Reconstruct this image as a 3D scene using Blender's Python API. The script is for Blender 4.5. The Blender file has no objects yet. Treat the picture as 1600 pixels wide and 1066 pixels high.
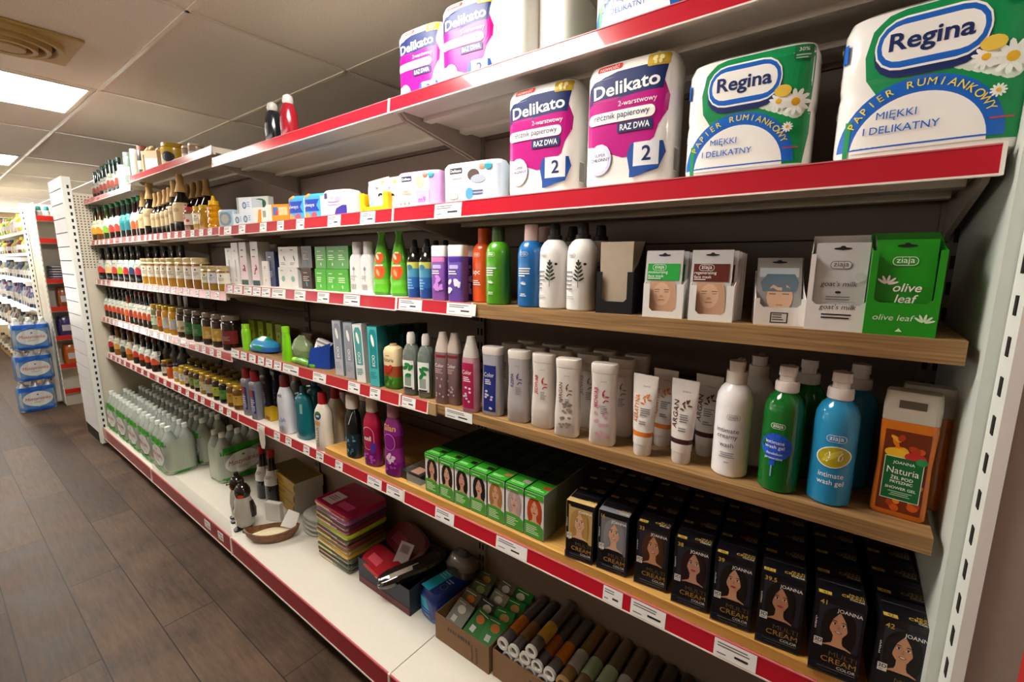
import bpy, math, random
from mathutils import Vector, Matrix
from mathutils.geometry import tessellate_polygon
random.seed(7)
PI = math.pi
SC = bpy.context.scene
COL = SC.collection
# ---------------------------------------------------------------- camera, world, exposure
CAM = Vector((-0.1267, -0.8547, 1.4569)); FPX = 709.73
def _axes(yaw, pit, rol):
    a, b, c = math.radians(yaw), math.radians(pit), math.radians(rol)
    fw = Vector((-math.sin(a)*math.cos(b), math.cos(a)*math.cos(b), math.sin(b)))
    r = Vector((math.cos(a), math.sin(a), 0)); u = r.cross(fw)
    return r*math.cos(c)+u*math.sin(c), u*math.cos(c)-r*math.sin(c), fw
CR, CU, CF = _axes(37.3311, -9.7246, 0.2896)
cd = bpy.data.cameras.new('camera'); cam = bpy.data.objects.new('camera', cd); COL.objects.link(cam)
cd.sensor_width = 36; cd.lens = FPX/1600*36; cd.clip_start = .02; cd.clip_end = 60
m = Matrix((CR, CU, -CF)).transposed().to_4x4(); m.translation = CAM; cam.matrix_world = m
SC.camera = cam
UPFILL_E, SKY_E = 5.0, .1
w = bpy.data.worlds.new('shop_air'); SC.world = w; w.use_nodes = True
_n = w.node_tree; _tc = _n.nodes.new('ShaderNodeTexCoord'); _sx = _n.nodes.new('ShaderNodeSeparateXYZ'); _mr = _n.nodes.new('ShaderNodeMapRange')   # added fill light: world bright below the horizon for the ceiling, dim above
_mr.inputs[1].default_value = -.02; _mr.inputs[2].default_value = .06; _mr.inputs[3].default_value = UPFILL_E; _mr.inputs[4].default_value = SKY_E
_n.links.new(_tc.outputs['Generated'], _sx.inputs[0]); _n.links.new(_sx.outputs['Z'], _mr.inputs[0]); _n.links.new(_mr.outputs[0], _n.nodes['Background'].inputs[1])
_n.nodes['Background'].inputs[0].default_value = (1, .94, .87, 1)
SC.view_settings.view_transform = 'Standard'; SC.view_settings.look = 'None'
SC.view_settings.exposure = 0.08; SC.view_settings.gamma = 1
SC.cycles.max_bounces = 7; SC.cycles.transmission_bounces = 6; SC.cycles.caustics_refractive = False; SC.cycles.caustics_reflective = False
LIGHT_E = 32.0
def P2(px, py): return (px-800)/FPX*CR-(py-533)/FPX*CU+CF
def onz(px, py, z): d = P2(px, py); return CAM+d*((z-CAM.z)/d.z)
def ony(px, py, y): d = P2(px, py); return CAM+d*((y-CAM.y)/d.y)
def xat(px, y, z):                      # x of the point at depth y, height z that lies on photo column px
    k = CR-CF*((px-800)/FPX)
    return CAM.x-(k.y*(y-CAM.y)+k.z*(z-CAM.z))/k.x
# ---------------------------------------------------------------- materials
def lin(h):
    o = []
    for i in (0, 2, 4):
        c = int(h[i:i+2], 16)/255
        o.append(c/12.92 if c <= .04045 else ((c+.055)/1.055)**2.4)
    return (*o, 1)
_M = {}
def mat(h, r=.45, m=0, t=0, n=.06, a=1, coat=0, sc=60, e=0):
    k = (h, r, m, t, n, a, coat, sc, e)
    if k in _M: return _M[k]
    M = bpy.data.materials.new('surface_'+h); M.use_nodes = True
    nt = M.node_tree; b = nt.nodes['Principled BSDF']
    b.inputs['Base Color'].default_value = lin(h); b.inputs['Roughness'].default_value = r
    b.inputs['Metallic'].default_value = m; b.inputs['Transmission Weight'].default_value = t
    b.inputs['Alpha'].default_value = a; b.inputs['Coat Weight'].default_value = coat; b.inputs['IOR'].default_value = 1.4
    if e: b.inputs['Emission Color'].default_value = lin(h); b.inputs['Emission Strength'].default_value = e
    if n:
        tc = nt.nodes.new('ShaderNodeTexCoord'); no = nt.nodes.new('ShaderNodeTexNoise'); no.inputs['Scale'].default_value = sc
        mr = nt.nodes.new('ShaderNodeMapRange'); mr.inputs[3].default_value = 1-n; mr.inputs[4].default_value = 1+n
        hs = nt.nodes.new('ShaderNodeHueSaturation'); hs.inputs['Color'].default_value = lin(h)
        nt.links.new(tc.outputs['Object'], no.inputs['Vector']); nt.links.new(no.outputs['Fac'], mr.inputs[0])
        nt.links.new(mr.outputs[0], hs.inputs['Value']); nt.links.new(hs.outputs[0], b.inputs['Base Color'])
    _M[k] = M; return M
def ink(h, r=.4): return mat(h, r, n=.02)
def nodemat(name, build, r=.5):
    M = bpy.data.materials.new(name); M.use_nodes = True; nt = M.node_tree; b = nt.nodes['Principled BSDF']
    b.inputs['Roughness'].default_value = r
    build(nt, b, lambda t: nt.nodes.new('ShaderNode'+t), nt.links.new); return M
# ---------------------------------------------------------------- mesh building
class MB:
    def __init__(s): s.v = []; s.f = []; s.k = []; s.ms = []
    def mi(s, m):
        if m not in s.ms: s.ms.append(m)
        return s.ms.index(m)
    def add(s, vs, fs, m):
        o = len(s.v); s.v += [tuple(v) for v in vs]; i = s.mi(m)
        for f in fs: s.f.append([o+j for j in f]); s.k.append(i)
        return s
    def box(s, x0, x1, y0, y1, z0, z1, m, c=0):
        if c: return s.loft([(z0, (x1-x0)/2-c, (y1-y0)/2-c, (x0+x1)/2, (y0+y1)/2), (z0+c, (x1-x0)/2, (y1-y0)/2, (x0+x1)/2, (y0+y1)/2), (z1-c, (x1-x0)/2, (y1-y0)/2, (x0+x1)/2, (y0+y1)/2), (z1, (x1-x0)/2-c, (y1-y0)/2-c, (x0+x1)/2, (y0+y1)/2)], m, 'box')
        return s.add([(x, y, z) for z in (z0, z1) for y in (y0, y1) for x in (x0, x1)], [(0, 2, 3, 1), (4, 5, 7, 6), (0, 1, 5, 4), (2, 6, 7, 3), (0, 4, 6, 2), (1, 3, 7, 5)], m)
    def loft(s, secs, m, n=2, seg=20, cap=True, rot=None, mod=None):
        # secs: (z, half width, half depth, centre x, centre y); n: 2 = ellipse, larger = squarer, 'box' = rectangle
        if n == 'box': seg = 4
        vs = []
        for q in secs:
            z, a, b, ox, oy = (*q, 0, 0)[:5]
            for i in range(seg):
                if n == 'box': x, y = ((-1, -1), (1, -1), (1, 1), (-1, 1))[i]
                else:
                    t = 2*PI*(i+.5)/seg; c, d = math.cos(t), math.sin(t)
                    x = math.copysign(abs(c)**(2/n), c); y = math.copysign(abs(d)**(2/n), d)
                vs.append(mod(ox+a*x, oy+b*y, z) if mod else (ox+a*x, oy+b*y, z))
        if rot: vs = [rot @ Vector(v) for v in vs]
        K = len(secs); fs = [(j*seg+i, j*seg+(i+1) % seg, (j+1)*seg+(i+1) % seg, (j+1)*seg+i) for j in range(K-1) for i in range(seg)]
        ms = m if isinstance(m, list) else None
        if ms:
            o = len(s.v); s.v += [tuple(v) for v in vs]
            for q, f in enumerate(fs): s.f.append([o+i for i in f]); s.k.append(s.mi(ms[min(q//seg, len(ms)-1)]))
            if cap: s.f.append([o+i for i in reversed(range(seg))]); s.k.append(s.mi(ms[0])); s.f.append([o+(K-1)*seg+i for i in range(seg)]); s.k.append(s.mi(ms[-1]))
            return s
        if cap: fs += [tuple(reversed(range(seg))), tuple((K-1)*seg+i for i in range(seg))]
        return s.add(vs, fs, m)
    def tube(s, pts, r, m, seg=8):
        pts = [Vector(p) for p in pts]; vs = []
        for i, p in enumerate(pts):
            d = (pts[min(i+1, len(pts)-1)]-pts[max(i-1, 0)]).normalized(); a = d.cross(Vector((0, 0, 1)) if abs(d.z) < .9 else Vector((1, 0, 0))).normalized(); b = d.cross(a)
            rr = r[i] if isinstance(r, (list, tuple)) else r
            vs += [p+(a*math.cos(2*PI*k/seg)+b*math.sin(2*PI*k/seg))*rr for k in range(seg)]
        fs = [(j*seg+i, j*seg+(i+1) % seg, (j+1)*seg+(i+1) % seg, (j+1)*seg+i) for j in range(len(pts)-1) for i in range(seg)]
        return s.add(vs, fs+[tuple(reversed(range(seg))), tuple((len(pts)-1)*seg+i for i in range(seg))], m)
    def prism(s, poly, a, b, m, ax='y'):      # poly of (p, q) pairs extruded from a to b along an axis
        f = {'y': lambda p, q, t: (p, t, q), 'x': lambda p, q, t: (t, p, q), 'z': lambda p, q, t: (p, q, t)}[ax]
        n = len(poly); vs = [f(p, q, a) for p, q in poly]+[f(p, q, b) for p, q in poly]
        return s.add(vs, [tuple(range(n)), tuple(reversed(range(n, 2*n)))]+[(i, n+i, n+(i+1) % n, (i+1) % n) for i in range(n)], m)
    def build(s, name, parent=None, smooth=35):
        me = bpy.data.meshes.new(name); me.from_pydata(s.v, [], s.f)
        for M in s.ms: me.materials.append(M)
        me.polygons.foreach_set('material_index', s.k)
        me.update()
        if smooth: me.polygons.foreach_set('use_smooth', [True]*len(s.f)); me.set_sharp_from_angle(angle=math.radians(smooth))
        o = bpy.data.objects.new(name, me); COL.objects.link(o)
        if parent: o.parent = parent
        return o
def tag(o, label=None, cat=None, group=None, kind=None):
    for k, v in (('label', label), ('category', cat), ('group', group), ('kind', kind)):
        if v: o[k] = v
    return o
def thing(name, label, cat, loc=(0, 0, 0), rz=0, group=None):
    o = bpy.data.objects.new(name, None); COL.objects.link(o); o.location = loc; o.rotation_euler = (0, 0, rz); o.empty_display_size = .02
    return tag(o, label, cat, group)
def dup(o, label=None, loc=None, rz=None, group=None, parent=None):
    c = o.copy(); COL.objects.link(c)
    if parent: c.parent = parent
    for ch in list(o.children): dup(ch, parent=c)
    if label: c['label'] = label
    if group: c['group'] = group
    if loc is not None: c.location = loc
    if rz is not None: c.rotation_euler = (0, 0, rz)
    return c
def struct(mb, name, **k): return tag(mb.build(name, **k), kind='structure')
# ---------------------------------------------------------------- printing on surfaces
_T = {}
def textmesh(s, bold):
    if 'M' in s: bold = 0          # the heavy cut of this letter fills badly
    if (s, bold) in _T: return _T[(s, bold)]
    cu = bpy.data.curves.new('t', 'FONT'); cu.body = s; cu.resolution_u = 3; cu.offset = bold
    ob = bpy.data.objects.new('t', cu); COL.objects.link(ob); bpy.context.view_layer.update()
    me = bpy.data.meshes.new_from_object(ob.evaluated_get(bpy.context.evaluated_depsgraph_get()))
    vs = [v.co.copy() for v in me.vertices]; me.calc_loop_triangles(); fs = [list(q.vertices) for q in me.loop_triangles]
    bpy.data.objects.remove(ob); bpy.data.curves.remove(cu); bpy.data.meshes.remove(me)
    x0 = min(v.x for v in vs); x1 = max(v.x for v in vs); y0 = min(v.y for v in vs); y1 = max(v.y for v in vs)
    _T[(s, bold)] = ([((v.x-x0), v.y-y0) for v in vs], fs, x1-x0, y1-y0); return _T[(s, bold)]
class Dec:
    """draws flat print in (u, v) metres onto a surface given by M(u, v, h)"""
    def __init__(s, M, curved=True, mb=None): s.M = M; s.mb = mb or MB(); s.h = .0005 if curved else .0003; s.nu = 8 if curved else 1; s.cv = curved
    def up(s): s.h += .00015
    def rows(s, rows, m, nu=None):          # rows of (v, u left, u right)
        if s.cv:
            R = [rows[0]]
            for a, b in zip(rows, rows[1:]):
                k = max(1, math.ceil(abs(b[0]-a[0])/.008)); R += [tuple(a[j]+(b[j]-a[j])*i/k for j in range(3)) for i in range(1, k+1)]
            rows = R; nu = min(24, max(1, math.ceil(max(r-l for v, l, r in rows)/.004)))
        nu = nu or s.nu; vs = [s.M(l+(r-l)*i/nu, v, s.h) for v, l, r in rows for i in range(nu+1)]
        s.mb.add(vs, [(j*(nu+1)+i, j*(nu+1)+i+1, (j+1)*(nu+1)+i+1, (j+1)*(nu+1)+i) for j in range(len(rows)-1) for i in range(nu)], m); s.up()
    def rect(s, u0, u1, v0, v1, m, nv=None):
        nv = nv or 1; s.rows([(v0+(v1-v0)*j/nv, u0, u1) for j in range(nv+1)], m)
    def rrect(s, u0, u1, v0, v1, m, r=None):
        r = r or min(u1-u0, v1-v0)*.45; R = []
        for k in range(5): a = PI/2*k/4; R.append((v0+r*(1-math.cos(a)), u0+r*(1-math.sin(a)), u1-r*(1-math.sin(a))))
        for k in range(5): a = PI/2*k/4; R.append((v1-r*(1-math.sin(a)), u0+r*(1-math.cos(a)), u1-r*(1-math.cos(a))))
        s.rows(R, m)
    def ell(s, u, v, a, b, m, rot=0, k=14):
        c, d = math.cos(rot), math.sin(rot); H = s.h+(.0002 if s.cv else 0); vs = [s.M(u, v, H)]
        for f in (.5, 1):
            for i in range(k): t = 2*PI*i/k; p, q = a*f*math.cos(t), b*f*math.sin(t); vs.append(s.M(u+p*c-q*d, v+p*d+q*c, H))
        s.mb.add(vs, [(0, 1+i, 1+(i+1) % k) for i in range(k)]+[(1+i, 1+k+i, 1+k+(i+1) % k, 1+(i+1) % k) for i in range(k)], m); s.up()
    def poly(s, pts, m):
        tr = tessellate_polygon([[Vector((p[0], p[1], 0)) for p in pts]])
        s.mb.add([s.M(p[0], p[1], s.h) for p in pts], [tuple(t) for t in tr], m); s.up()
    def txt(s, t, u, v, h, m, al='C', w=None, rot=0, shear=0, bold=0):   # h = letter height, (u, v) = middle (or left end)
        vs, fs, W, H = textmesh(t, bold); k = h/.7; kx = k if not w else w/W
        c, d = math.cos(rot), math.sin(rot); o = {'C': -W/2, 'L': 0, 'R': -W}[al]; out = []
        for x, y in vs:
            p = (x+o)*kx+shear*(y-H/2)*k; q = (y-H/2)*k; out.append(s.M(u+p*c-q*d, v+p*d+q*c, s.h+(.00035 if s.cv else 0)))
        s.mb.add(out, fs, m); s.up()
    def bars(s, u, v, w, h, n, m, al='L'):   # print too small to read
        for i in range(n):
            l = w*random.uniform(.6, 1); x = u if al == 'L' else u-l/2
            s.rows([(v-h*i, x, x+l), (v-h*i+h*.45, x, x+l)], m, 4 if s.nu > 1 else 1); s.h -= .00015
        s.up()
    def loop(s, u0, u1, v0, v1, t, m, ins):    # pill shaped outline
        s.rrect(u0, u1, v0, v1, m); s.rrect(u0+t, u1-t, v0+t, v1-t, ins)
    def daisy(s, u, v, r, n=11):
        for i in range(n): a = 2*PI*i/n; s.ell(u+r*.6*math.cos(a), v+r*.6*math.sin(a), r*.42, r*.17, ink('f4f4ee'), a, 8); s.h -= .00012
        s.h += .0003; s.ell(u, v, r*.3, r*.3, ink('eeb422'), k=10)
    def face(s, u0, v0, w, h, hair, skin='d9a888', top='1c1a1c', bg=None, tilt=0, longhair=.16, smile=False):
        X = lambda x: u0+w*x
        Y = lambda y: v0+h*y
        H = ink(hair, .5); S = ink(skin, .5); c = .5+tilt
        if bg: s.rect(u0, u0+w, v0, v0+h, ink(bg))
        s.rows([(Y(y), X(c-a), X(c+b)) for y, a, b in ((longhair, .3, .32), (.3, .4, .41), (.55, .41, .41), (.75, .37, .37), (.88, .27, .27), (.95, .15, .15), (.98, .04, .04))], H)
        s.rows([(Y(y), X(c-a), X(c+a)) for y, a in ((0, .4), (.1, .33), (.17, .14), (.24, .11), (.42, .11))], S)
        s.rows([(Y(y), X(c-a), X(c+a)) for y, a in ((0, .42), (.07, .36), (.1, .2))], ink(top))
        s.ell(X(c), Y(.6), w*.235, h*.26, S, tilt*1.5, 18)
        s.ell(X(c), Y(.42), w*.15, h*.1, S)
        for q in (-1, 1): s.rows([(Y(y), X(c+min(q*a, q*b)), X(c+max(q*a, q*b))) for y, a, b in ((.3, .34, .24), (.55, .37, .2), (.7, .34, .15), (.8, .27, .07), (.88, .17, .0))], H)
        for q in (-1, 1):
            s.ell(X(c+q*.1), Y(.615), w*.055, h*.02, ink('efe6df'), k=10); s.h -= .0001
            s.ell(X(c+q*.098), Y(.616), w*.026, h*.021, ink('2a1c16'), k=8); s.h -= .0001
            s.rows([(Y(.632), X(c+q*.1-.055), X(c+q*.1+.055)), (Y(.642), X(c+q*.1-.04), X(c+q*.1+.04))], ink('241712')); s.h -= .0001
            s.rows([(Y(.672), X(c+q*.105-.062), X(c+q*.105+.062)), (Y(.688), X(c+q*.11-.045), X(c+q*.11+.045))], ink('3a261c'))
        s.rows([(Y(.515), X(c-.04), X(c+.04)), (Y(.53), X(c-.026), X(c+.026)), (Y(.6), X(c-.006), X(c+.012))], ink('b98568'))
        s.ell(X(c), Y(.447), w*.085, h*.026, ink('a83f44'), k=12)
        if smile: s.ell(X(c), Y(.451), w*.062, h*.012, ink('f2ece6'), k=10)
def interp(secs, v):
    if v <= secs[0][0]: return (*secs[0], 0, 0)[1:5]
    for p, q in zip(secs, secs[1:]):
        if v <= q[0]:
            t = (v-p[0])/max(1e-9, q[0]-p[0]); P = (*p, 0, 0)[:5]; Q = (*q, 0, 0)[:5]
            return tuple(P[i]+(Q[i]-P[i])*t for i in (1, 2, 3, 4))
    return (*secs[-1], 0, 0)[1:5]
def frontmap(secs, n):
    def M(u, v, h):
        a, b, ox, oy = interp(secs, v)
        if n == 'box': return (u, oy-b-h, v)
        k = max(0, 1-abs((u-ox)/a)**n)**(1/n)
        return (u, oy-b*k-h, v)
    return M
def sidemap(secs, n, sgn=1):                 # print on the +x side, u runs away from the viewer
    def M(u, v, h):
        a, b, ox, oy = interp(secs, v)
        if n == 'box': return (ox+sgn*(a+h), oy+sgn*u, v)
        k = max(0, 1-abs(u/b)**n)**(1/n)
        return (ox+sgn*(a*k+h), oy+sgn*u, v)
    return M
def flat(y): return lambda u, v, h: (u, y-h, v)
def topmap(z): return lambda u, v, h: (u, v, z+h)
def item(name, label, cat, parts, prints=(), group=None):
    """parts: (part name, sections, material, n); prints: (part index, 'F'/'R'/'L'/'T', draw function)"""
    t = thing(name, label, cat, group=group); first = []
    for q in parts:
        nm, secs, m = q[:3]; n = q[3] if len(q) > 3 else 2; mb = MB()
        mb.loft(secs, m, n, 4 if n == 'box' else (q[4] if len(q) > 4 else 20)); first.append((secs, n)); mb.build(nm, t)
    for q in prints:
        i, sd, fn = q[:3]; secs, n = first[i]
        M = {'F': lambda: frontmap(secs, n), 'R': lambda: sidemap(secs, n), 'L': lambda: sidemap(secs, n, -1), 'T': lambda: topmap(secs[-1][0])}[sd]()
        d = Dec(M, n != 'box' and sd != 'T'); fn(d)
        d.mb.build(q[3] if len(q) > 3 else 'printed_label', t, smooth=0)
    return t
def place(o, px, z, y, depth, rz=0): o.location = (xat(px, y+depth/2, z), y+depth/2, z); o.rotation_euler = (0, 0, rz); return o
ORD = ['leftmost', 'second', 'third', 'fourth', 'fifth', 'sixth', 'seventh', 'eighth', 'ninth', 'tenth', 'eleventh', 'twelfth', 'thirteenth', 'fourteenth', 'fifteenth', 'sixteenth']
def nth(i): return 'leftmost' if i == 0 else ORD[i]+' from the left'
W_ = ink('f1efea'); K_ = ink('17161a'); NAVY = ink('17295f'); WHITE = mat('eceae4', .35); GREYTX = ink('77757a')
# ---------------------------------------------------------------- surface materials of the setting
def _planks(nt, b, N, L):
    tc = N('TexCoord'); mp = N('Mapping'); mp.inputs['Location'].default_value = (2.83-.61, .611, 0)
    br = N('TexBrick'); br.offset = .5; br.inputs['Scale'].default_value = 1; br.inputs['Brick Width'].default_value = 1.22; br.inputs['Row Height'].default_value = .1855
    br.inputs['Mortar Size'].default_value = .0022; br.inputs['Mortar Smooth'].default_value = .2; br.inputs['Bias'].default_value = 0
    br.inputs['Color1'].default_value = lin('524031'); br.inputs['Color2'].default_value = lin('3b2d23'); br.inputs['Mortar'].default_value = lin('140f0c')
    L(tc.outputs['Object'], mp.inputs['Vector']); L(mp.outputs[0], br.inputs['Vector'])
    m2 = N('Mapping'); m2.inputs['Scale'].default_value = (3, 26, 1); n1 = N('TexNoise'); n1.inputs['Scale'].default_value = 2.2; n1.inputs['Detail'].default_value = 9; n1.inputs['Roughness'].default_value = .7
    L(tc.outputs['Object'], m2.inputs['Vector']); L(m2.outputs[0], n1.inputs['Vector'])
    n2 = N('TexNoise'); n2.inputs['Scale'].default_value = 5; n2.inputs['Detail'].default_value = 5; L(tc.outputs['Object'], n2.inputs['Vector'])
    ad = N('Math'); ad.operation = 'ADD'; L(n1.outputs['Fac'], ad.inputs[0]); L(n2.outputs['Fac'], ad.inputs[1])
    mr = N('MapRange'); mr.inputs[1].default_value = .72; mr.inputs[2].default_value = 1.28; mr.inputs[3].default_value = .5; mr.inputs[4].default_value = 1.6; L(ad.outputs[0], mr.inputs[0])
    hs = N('HueSaturation'); L(br.outputs['Color'], hs.inputs['Color']); L(mr.outputs[0], hs.inputs['Value']); L(hs.outputs[0], b.inputs['Base Color'])
    rr = N('MapRange'); rr.inputs[3].default_value = .34; rr.inputs[4].default_value = .6; b.inputs['IOR'].default_value = 1.32; L(n2.outputs['Fac'], rr.inputs[0]); L(rr.outputs[0], b.inputs['Roughness'])
    bp = N('Bump'); bp.inputs['Strength'].default_value = .12; bp.inputs['Distance'].default_value = .002; L(ad.outputs[0], bp.inputs['Height']); L(bp.outputs[0], b.inputs['Normal'])
FLOOR = nodemat('floor_planks', _planks)
def _tiles(nt, b, N, L):
    tc = N('TexCoord'); mp = N('Mapping'); mp.inputs['Location'].default_value = (2.155+1.275*6, .128+.641*12, 0)
    br = N('TexBrick'); br.offset = 0; br.inputs['Scale'].default_value = 1; br.inputs['Brick Width'].default_value = 1.275; br.inputs['Row Height'].default_value = .641
    br.inputs['Mortar Size'].default_value = .0045; br.inputs['Mortar Smooth'].default_value = .6
    br.inputs['Color1'].default_value = lin('efe7da'); br.inputs['Color2'].default_value = lin('ebe2d4'); br.inputs['Mortar'].default_value = lin('b5a690')
    L(tc.outputs['Object'], mp.inputs['Vector']); L(mp.outputs[0], br.inputs['Vector'])
    n1 = N('TexNoise'); n1.inputs['Scale'].default_value = 240; n1.inputs['Detail'].default_value = 3; L(tc.outputs['Object'], n1.inputs['Vector'])
    mr = N('MapRange'); mr.inputs[1].default_value = .3; mr.inputs[2].default_value = .7; mr.inputs[3].default_value = .86; mr.inputs[4].default_value = 1.1; L(n1.outputs['Fac'], mr.inputs[0])
    hs = N('HueSaturation'); L(br.outputs['Color'], hs.inputs['Color']); L(mr.outputs[0], hs.inputs['Value']); L(hs.outputs[0], b.inputs['Base Color'])
    bp = N('Bump'); bp.inputs['Strength'].default_value = .3; bp.inputs['Distance'].default_value = .002; L(n1.outputs['Fac'], bp.inputs['Height']); L(bp.outputs[0], b.inputs['Normal'])
CEIL = nodemat('ceiling_tiles', _tiles, .9)
def _peg(nt, b, N, L):
    tc = N('TexCoord'); v = N('Vector'+'Math') if 0 else nt.nodes.new('ShaderNodeVectorMath'); v.operation = 'SCALE'; v.inputs['Scale'].default_value = 50; L(tc.outputs['Object'], v.inputs[0])
    fr = nt.nodes.new('ShaderNodeVectorMath'); fr.operation = 'FRACTION'; L(v.outputs[0], fr.inputs[0])
    sx = N('SeparateXYZ'); L(fr.outputs[0], sx.inputs[0]); s2 = N('SeparateXYZ'); L(tc.outputs['Object'], s2.inputs[0])
    def M(op, a, c):
        n = N('Math'); n.operation = op
        for i, q in ((0, a), (1, c)):
            if isinstance(q, (int, float)): n.inputs[i].default_value = q
            else: L(q, n.inputs[i])
        return n.outputs[0]
    dy = M('SUBTRACT', sx.outputs['Y'], .5); dz = M('SUBTRACT', sx.outputs['Z'], .5)
    d = M('ADD', M('MULTIPLY', dy, dy), M('MULTIPLY', dz, dz)); hole = M('MULTIPLY', M('LESS_THAN', d, .055), M('GREATER_THAN', s2.outputs['Z'], 1.4))
    mx = N('MixRGB') if hasattr(bpy.types, 'ShaderNodeMixRGB') else None
    mx.inputs['Color1'].default_value = lin('cbc4b2'); mx.inputs['Color2'].default_value = lin('3d382f'); L(hole, mx.inputs['Fac']); L(mx.outputs[0], b.inputs['Base Color'])
PEG = nodemat('pegboard_panel', _peg, .5)
def _wood(c1, c2):
    def f(nt, b, N, L):
        tc = N('TexCoord'); mp = N('Mapping'); mp.inputs['Scale'].default_value = (2.5, 60, 90); n1 = N('TexNoise'); n1.inputs['Scale'].default_value = 2; n1.inputs['Detail'].default_value = 6
        L(tc.outputs['Object'], mp.inputs['Vector']); L(mp.outputs[0], n1.inputs['Vector'])
        cr = N('ValToRGB'); cr.color_ramp.elements[0].position = .3; cr.color_ramp.elements[1].position = .72
        cr.color_ramp.elements[0].color = lin(c1); cr.color_ramp.elements[1].color = lin(c2); L(n1.outputs['Fac'], cr.inputs[0]); L(cr.outputs[0], b.inputs['Base Color'])
    return f
OAK = nodemat('oak_board', _wood('6e4f30', 'ab8656'), .5); YELW = nodemat('pine_board', _wood('b5843c', 'd0a256'), .5); BOWLW = nodemat('bowl_wood', _wood('4e2c18', '8a5a34'), .45)
RED = mat('b5172a', .22, coat=.6, n=.03); STEEL = mat('d8d0c4', .4, n=.03); BACK = mat('7a685c', .55, n=.04); POST = mat('7a6d61', .5); DARK = mat('17140f', .7)
CREAM = mat('dcd8cb', .4, n=.03); PAPER = mat('ecebe8', .5, n=.02); INKG = ink('6a6a70'); EDGE = mat('e3d8d0', .3, n=.02)
# ---------------------------------------------------------------- room
ZC = 2.3456
struct(MB().box(-13, 2.4, -4.6, 3.6, -.06, 0, FLOOR), 'floor')
struct(MB().box(-13, 2.4, -4.6, 3.6, ZC, ZC+.05, CEIL), 'ceiling')
WALLM = mat('cbb893', .8)
mb = MB()
for a in ((-4.6, 3.6, 0, .25), (-4.6, 3.6, 2.25, ZC), (-4.6, -4.3, .25, 2.25), (3.3, 3.6, .25, 2.25)): mb.box(-13.1, -13, *a, WALLM)
struct(mb, 'wall_far')
struct(MB().box(2.4, 2.5, -4.6, 3.6, 0, ZC, WALLM), 'wall_near')
struct(MB().box(-13, 2.4, 3.6, 3.7, 0, ZC, WALLM), 'wall_back')
mb = MB()
for a in ((-13, 2.4, 0, 1.35), (-13, 2.4, 2.27, ZC), (-13, -12.6, 1.35, 2.27), (-.2, 2.4, 1.35, 2.27)): mb.box(a[0], a[1], -4.7, -4.6, *a[2:], WALLM)  # high sill keeps the added light off the lower shelves
struct(mb, 'wall_aisle')
FR = mat('d8d8d6', .4)
for k, (ax, a, b, n) in enumerate((('x', -12.6, -.2, 8), ('y', -4.3, 3.3, 6))):       # unseen windows: aisle row added to light the ceiling, far one inferred from glare
    mb = MB(); z0 = 1.35 if ax == 'x' else .25
    for i in range(n+1):
        q = a+(b-a)*i/n
        if ax == 'x': mb.box(q-.03, q+.03, -4.69, -4.61, z0, 2.25, FR)
        else: mb.box(-13.09, -13.01, q-.03, q+.03, z0, 2.25, FR)
    struct(mb, 'unseen_window_%d' % (k+1))
struct(MB().box(.034, 2.4, -.086, .02, 0, ZC, mat('97877c', .6)), 'wall_right')
mb = MB(); TB = mat('ece4d4', .25, n=.02)
for i in range(-2, 9): mb.box(-2.155-1.275*i-.008, -2.155-1.275*i+.008, -4.6, 3.6, ZC-.004, ZC-.0005, TB)
for j in range(-7, 6): mb.box(-13, 2.4, -.128+.641*j-.008, -.128+.641*j+.008, ZC-.004, ZC-.0005, TB)
struct(mb, 'trim_1', smooth=0)
# ceiling lights: recessed square panels
def light(x0, y0, label):
    t = thing('ceiling_light', label, 'light', (x0+.3, y0+.3, ZC), group='square ceiling light panels')
    MB().box(-.3, .3, -.3, .3, -.004, -.001, mat('fff8ee', .5, n=0, e=LIGHT_E)).build('diffuser', t, 0)
    f = MB(); s = mat('e8e2d6', .5)
    for a in ((-.312, .312, -.312, -.3), (-.312, .312, .3, .312), (-.312, -.3, -.3, .3), (.3, .312, -.3, .3)): f.box(*a, -.008, -.001, s)
    f.build('frame', t)
light(-4.06, -.765, 'square glowing ceiling panel nearest to the round air vent')
light(-6.6, -.765, 'square glowing ceiling panel farther down the aisle, cut by the left picture edge')
for x in (1.05, -1.5, -9.15, -11.7): light(x, -.765, 'square glowing ceiling panel over the aisle outside the picture')
for x in (-5.3, -7.9): light(x, -3.6, 'square glowing ceiling panel over the aisle outside the picture')
for x in (-7.9, -10.4): light(x, 1.8, 'square glowing ceiling panel over the aisle outside the picture')
# round air diffuser on a square plate
t = thing('air_vent', 'yellowed round air vent on a square plate in the ceiling', 'air vent', (-2.94, -.5, ZC)); Y = mat('b59a5a', .55)
MB().box(-.19, .19, -.2, .2, -.012, -.0005, Y, .003).build('plate', t)
mb = MB()
for r0, r1, z in ((.165, .15, -.03), (.125, .11, -.04), (.085, .07, -.048)): mb.loft([(-.012, r0+.004, r0+.004), (z, r0, r0), (z, r1, r1), (-.012, r1-.012, r1-.012)], Y, 2, 32, False)
mb.loft([(-.05, .05, .05), (-.012, .055, .055)], Y, 2, 24); mb.build('rings', t)
mb = MB(); mb.loft([(-.014, .16, .16), (-.0125, .16, .16)], DARK, 2, 32)
mb.build('throat', t)
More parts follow.
